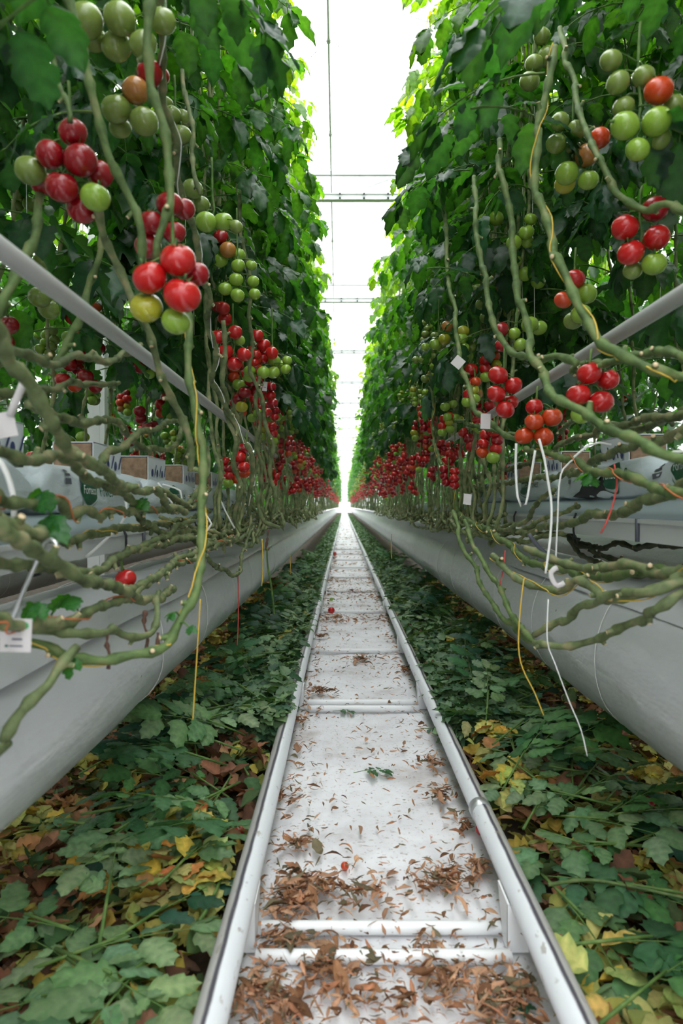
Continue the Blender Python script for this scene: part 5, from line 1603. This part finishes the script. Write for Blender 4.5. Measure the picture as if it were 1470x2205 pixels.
# sprigs lying on the sheet, fallen fruit
for px, py, yaw, lb in ((800, 1672, 0.3, 'small green sprig lying on the middle of the white sheet'), (745, 1500 + 38, 0.1, 'thin green sprig beyond the second rail support on the sheet'), (1105, 2100, -1.2, 'dark green leaf sprig at the foot of the right rail, nearest')):
    p = onfloor(px, py)
    frond(p.x - 0.05, p.y, 0.014, yaw, lb, 'sprigs on the sheet', 1 if 'dark' in lb else 5, 0.3 if 'thin' not in lb else 0.22)


def fallen(px, py, d, key, lb, h=0.0, Y=None):
    y = Y or F * (EYE - h) / (py + d * 0.4 - VY)
    r = d / 2 / F * y
    p = at(px, py, y)
    t = empty('fallen_tomato', (p.x, p.y, max(r * 0.9, p.z)), lb, 'tomato', 'fallen tomatoes')
    o = put('fruit', TOM[key], t); o.scale = (r, r, r); o.rotation_euler = (0.9, 0.5, px)
    c = put('calyx', CALYX, o)


fallen(713, 1315, 15, 'r', 'red tomato fallen on the white sheet by the left rail, nearest one')
fallen(713, 1291, 8, 'g', 'tiny green tomato fallen just beyond the nearest red one')
fallen(720, 1193, 9, 'r', 'red tomato fallen far along the left rail, larger of two')
fallen(717, 1202, 7, 'k', 'red tomato fallen far along the left rail, smaller of two')
fallen(447, 1757, 20, 'o', 'small orange tomato lying in brown litter left of the rail', 0.03)
fallen(515, 1782, 28, 'r', 'red tomato tucked against the outside of the left rail', 0.03)
fallen(1040, 1785, 34, 'r', 'red tomato under the inside of the right rail', 0.0)
fallen(1396, 1730, 30, 'k', 'dark red tomato among the cut leaves at the right', 0.06)
fallen(742, 1866, 18, 'o', 'squashed little orange tomato on the white sheet')
mb = MB()
p = onfloor(322, 1715)
vs = [p + Vector((0.022 * math.cos(a) * (1 + 0.3 * math.sin(3 * a)), 0.016 * math.sin(a), 0.03 + 0.004 * math.sin(2 * a))) for a in [k * math.pi / 7 for k in range(14)]]
mb.add(vs + [v - Vector((0, 0, 0.003)) for v in vs], [tuple(range(14)), tuple(range(27, 13, -1))] + [(k, 14 + k, 14 + (k + 1) % 14, (k + 1) % 14) for k in range(14)])
tag(mb.build('plastic_scrap', M['card'], origin=p), 'white plastic scrap in the brown litter beside the left tube', 'scrap')
# long bright stalks in the heaps
for lb, pix, h in (('long fresh green leaf stalk lying level in the left litter', [(140, 1768), (205, 1775), (260, 1772), (350, 1768)], 0.07),
                   ('green curved leaf stalk in the litter beside the left rail', [(405, 1690), (410, 1760), (440, 1840), (480, 1862), (503, 1800)], 0.05),
                   ('pair of green leaf stalks against the left rail near the bottom', [(425, 1990), (455, 1940), (480, 1880), (500, 1830)], 0.06),
                   ('long bright green stalk at the right edge of the ground', [(1180, 1905), (1260, 1895), (1340, 1905), (1480, 1935)], 0.085),
                   ('light green stalk pointing up right in the right heap', [(1230, 1720), (1270, 1660), (1292, 1638)], 0.10),
                   ('single green stalk leaning against the left film tube', [(590, 1322), (585, 1270), (576, 1215), (575, 1180)], 0.1)):
    if 'leaning' in lb:
        pts = pc(pix, (2.5, 2.35))
    else:
        pts = [onfloor(px, py, h) for px, py in pix]
    mb = MB()
    sp_ = smooth_path(pts, 0.012)
    mb.tube(sp_, [0.0042 - 0.0015 * i / len(sp_) for i in range(len(sp_))], 7)
    tag(mb.build('leaf_stalk', M['truss'] if 'bright' not in lb else M['stem_young'], origin=pts[0]), lb, 'stalk')

# big dark leaves of the overhanging plants right in front of the lens, at the top of the view
for px, py, Y, yaw, L, lb in ((40, 150, 0.80, 2.6, 0.26, 'large dark blurred tomato leaf at the left edge above the big deep red cluster'),
                              (120, 40, 0.86, 3.4, 0.30, 'large dark blurred tomato leaf in the top left corner'),
                              (395, 30, 0.98, -0.9, 0.24, 'single dark blue green leaf hanging at the top right of the olive cluster'),
                              (455, 40, 1.15, 0.6, 0.24, 'dark drooping leaf at the top edge between the olive cluster and the sky'),
                              (440, 110, 1.35, 0.2, 0.24, 'dark drooping leaf left of the sky gap near the top'),
                              (1160, 40, 1.35, 2.4, 0.24, 'dark drooping leaf at the top edge right of the sky gap'),
                              (1250, 70, 1.15, 3.0, 0.30, 'dark drooping leaf above the green cluster with a red and a yellow fruit'),
                              (1450, 20, 1.25, 0.6, 0.22, 'large dark blurred tomato leaf in the top right corner'),
                              (1066, 262, 1.56, 2.7, 0.26, 'green leaf covering the top of the stem left of the red and yellow fruit'),
                              (1010, 350, 1.72, 2.9, 0.26, 'green leaf over the stem that drops through the olive green cluster'),
                              (950, 430, 2.55, 2.6, 0.30, 'green leaf above the stem with the two white cards'),
                              (985, 640, 2.50, 0.3, 0.24, 'green leaf beside the stem just over the upper white card'),
                              (1120, 330, 1.60, 0.2, 0.24, 'dark leaf between the yellow twined stem and the leafy right wall'),
                              (85, 365, 1.28, 2.9, 0.22, 'dark leaf behind the left side of the big deep red cluster'),
                              (400, 130, 1.75, 0.4, 0.26, 'green leaf hiding the top of the short stem over the olive pair'),
                              (1440, 380, 1.30, 0.2, 0.26, 'dark leaf at the right edge between the two upper right clusters')):
    p = at(px, py, Y)
    rg = random.Random(px)
    lb_, sb = MB(), MB()
    T = Matrix.Translation(p + Vector((-0.12 * math.cos(yaw), -0.04 * math.sin(yaw), 0.10))) @ Euler((rg.uniform(-0.3, 0.3), 0, yaw)).to_matrix().to_4x4()
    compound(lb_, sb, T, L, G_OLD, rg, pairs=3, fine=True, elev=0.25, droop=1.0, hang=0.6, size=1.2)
    t = empty('hanging_leaf', p, lb, 'leaf', 'leaves hanging close to the lens')
    lb_.build('leaf_blade', M['leaf'], t, tints=True)
    sb.build('leaf_stalk', M['truss'], t)

# ================================================================== light, camera
w = bpy.data.worlds.new('overcast'); S.world = w; w.use_nodes = True
bg = w.node_tree.nodes['Background']
bg.inputs['Color'].default_value = (0.97, 0.985, 1.0, 1)
wt = w.node_tree
tcw = N(wt, 'ShaderNodeTexCoord'); spw = N(wt, 'ShaderNodeSeparateXYZ'); mpw = N(wt, 'ShaderNodeMapRange')
wt.links.new(tcw.outputs['Generated'], spw.inputs[0]); wt.links.new(spw.outputs['Z'], mpw.inputs['Value'])
mpw.inputs['From Min'].default_value = 0.0; mpw.inputs['From Max'].default_value = 1.0
mpw.inputs['To Min'].default_value = 0.30; mpw.inputs['To Max'].default_value = 1.7
wt.links.new(mpw.outputs[0], bg.inputs['Strength'])

cd = bpy.data.cameras.new('camera')
cam = bpy.data.objects.new('camera', cd)
COL.objects.link(cam)
cam.location = (0, 0, EYE)
cam.rotation_euler = (R(90), 0, 0)
cd.sensor_fit = 'VERTICAL'
cd.sensor_height = 36.0
cd.sensor_width = 24.0
cd.lens = 36.0 * F / 2205.0
cd.shift_x = (735.0 - VX) / 2205.0
cd.shift_y = -(1102.5 - VY) / 2205.0
cd.clip_start = 0.05
cd.clip_end = 300
cd.dof.use_dof = True
cd.dof.focus_distance = 2.7
cd.dof.aperture_fstop = 4.0
S.camera = cam

vs_ = S.view_settings
vs_.view_transform = 'Standard'
vs_.look = 'None'
vs_.exposure = 2.05
vs_.gamma = 1.0
vs_.use_curve_mapping = False
cy = S.cycles
cy.max_bounces = 4
cy.diffuse_bounces = 3
cy.glossy_bounces = 2
cy.transmission_bounces = 3
cy.transparent_max_bounces = 8
cy.caustics_reflective = False
cy.caustics_refractive = False
cy.use_adaptive_sampling = True
cy.adaptive_threshold = 0.17
cy.adaptive_min_samples = 16
cy.use_denoising = True

for o in list(bpy.data.objects):
    if o.get('label') == 'x':
        for c in o.children_recursive:
            bpy.data.objects.remove(c)
        bpy.data.objects.remove(o)
        continue
    if '_w' in o: del o['_w']
print('OBJECTS', len(bpy.data.objects), 'clusters', NCL[0], 'fronds', NF[0])
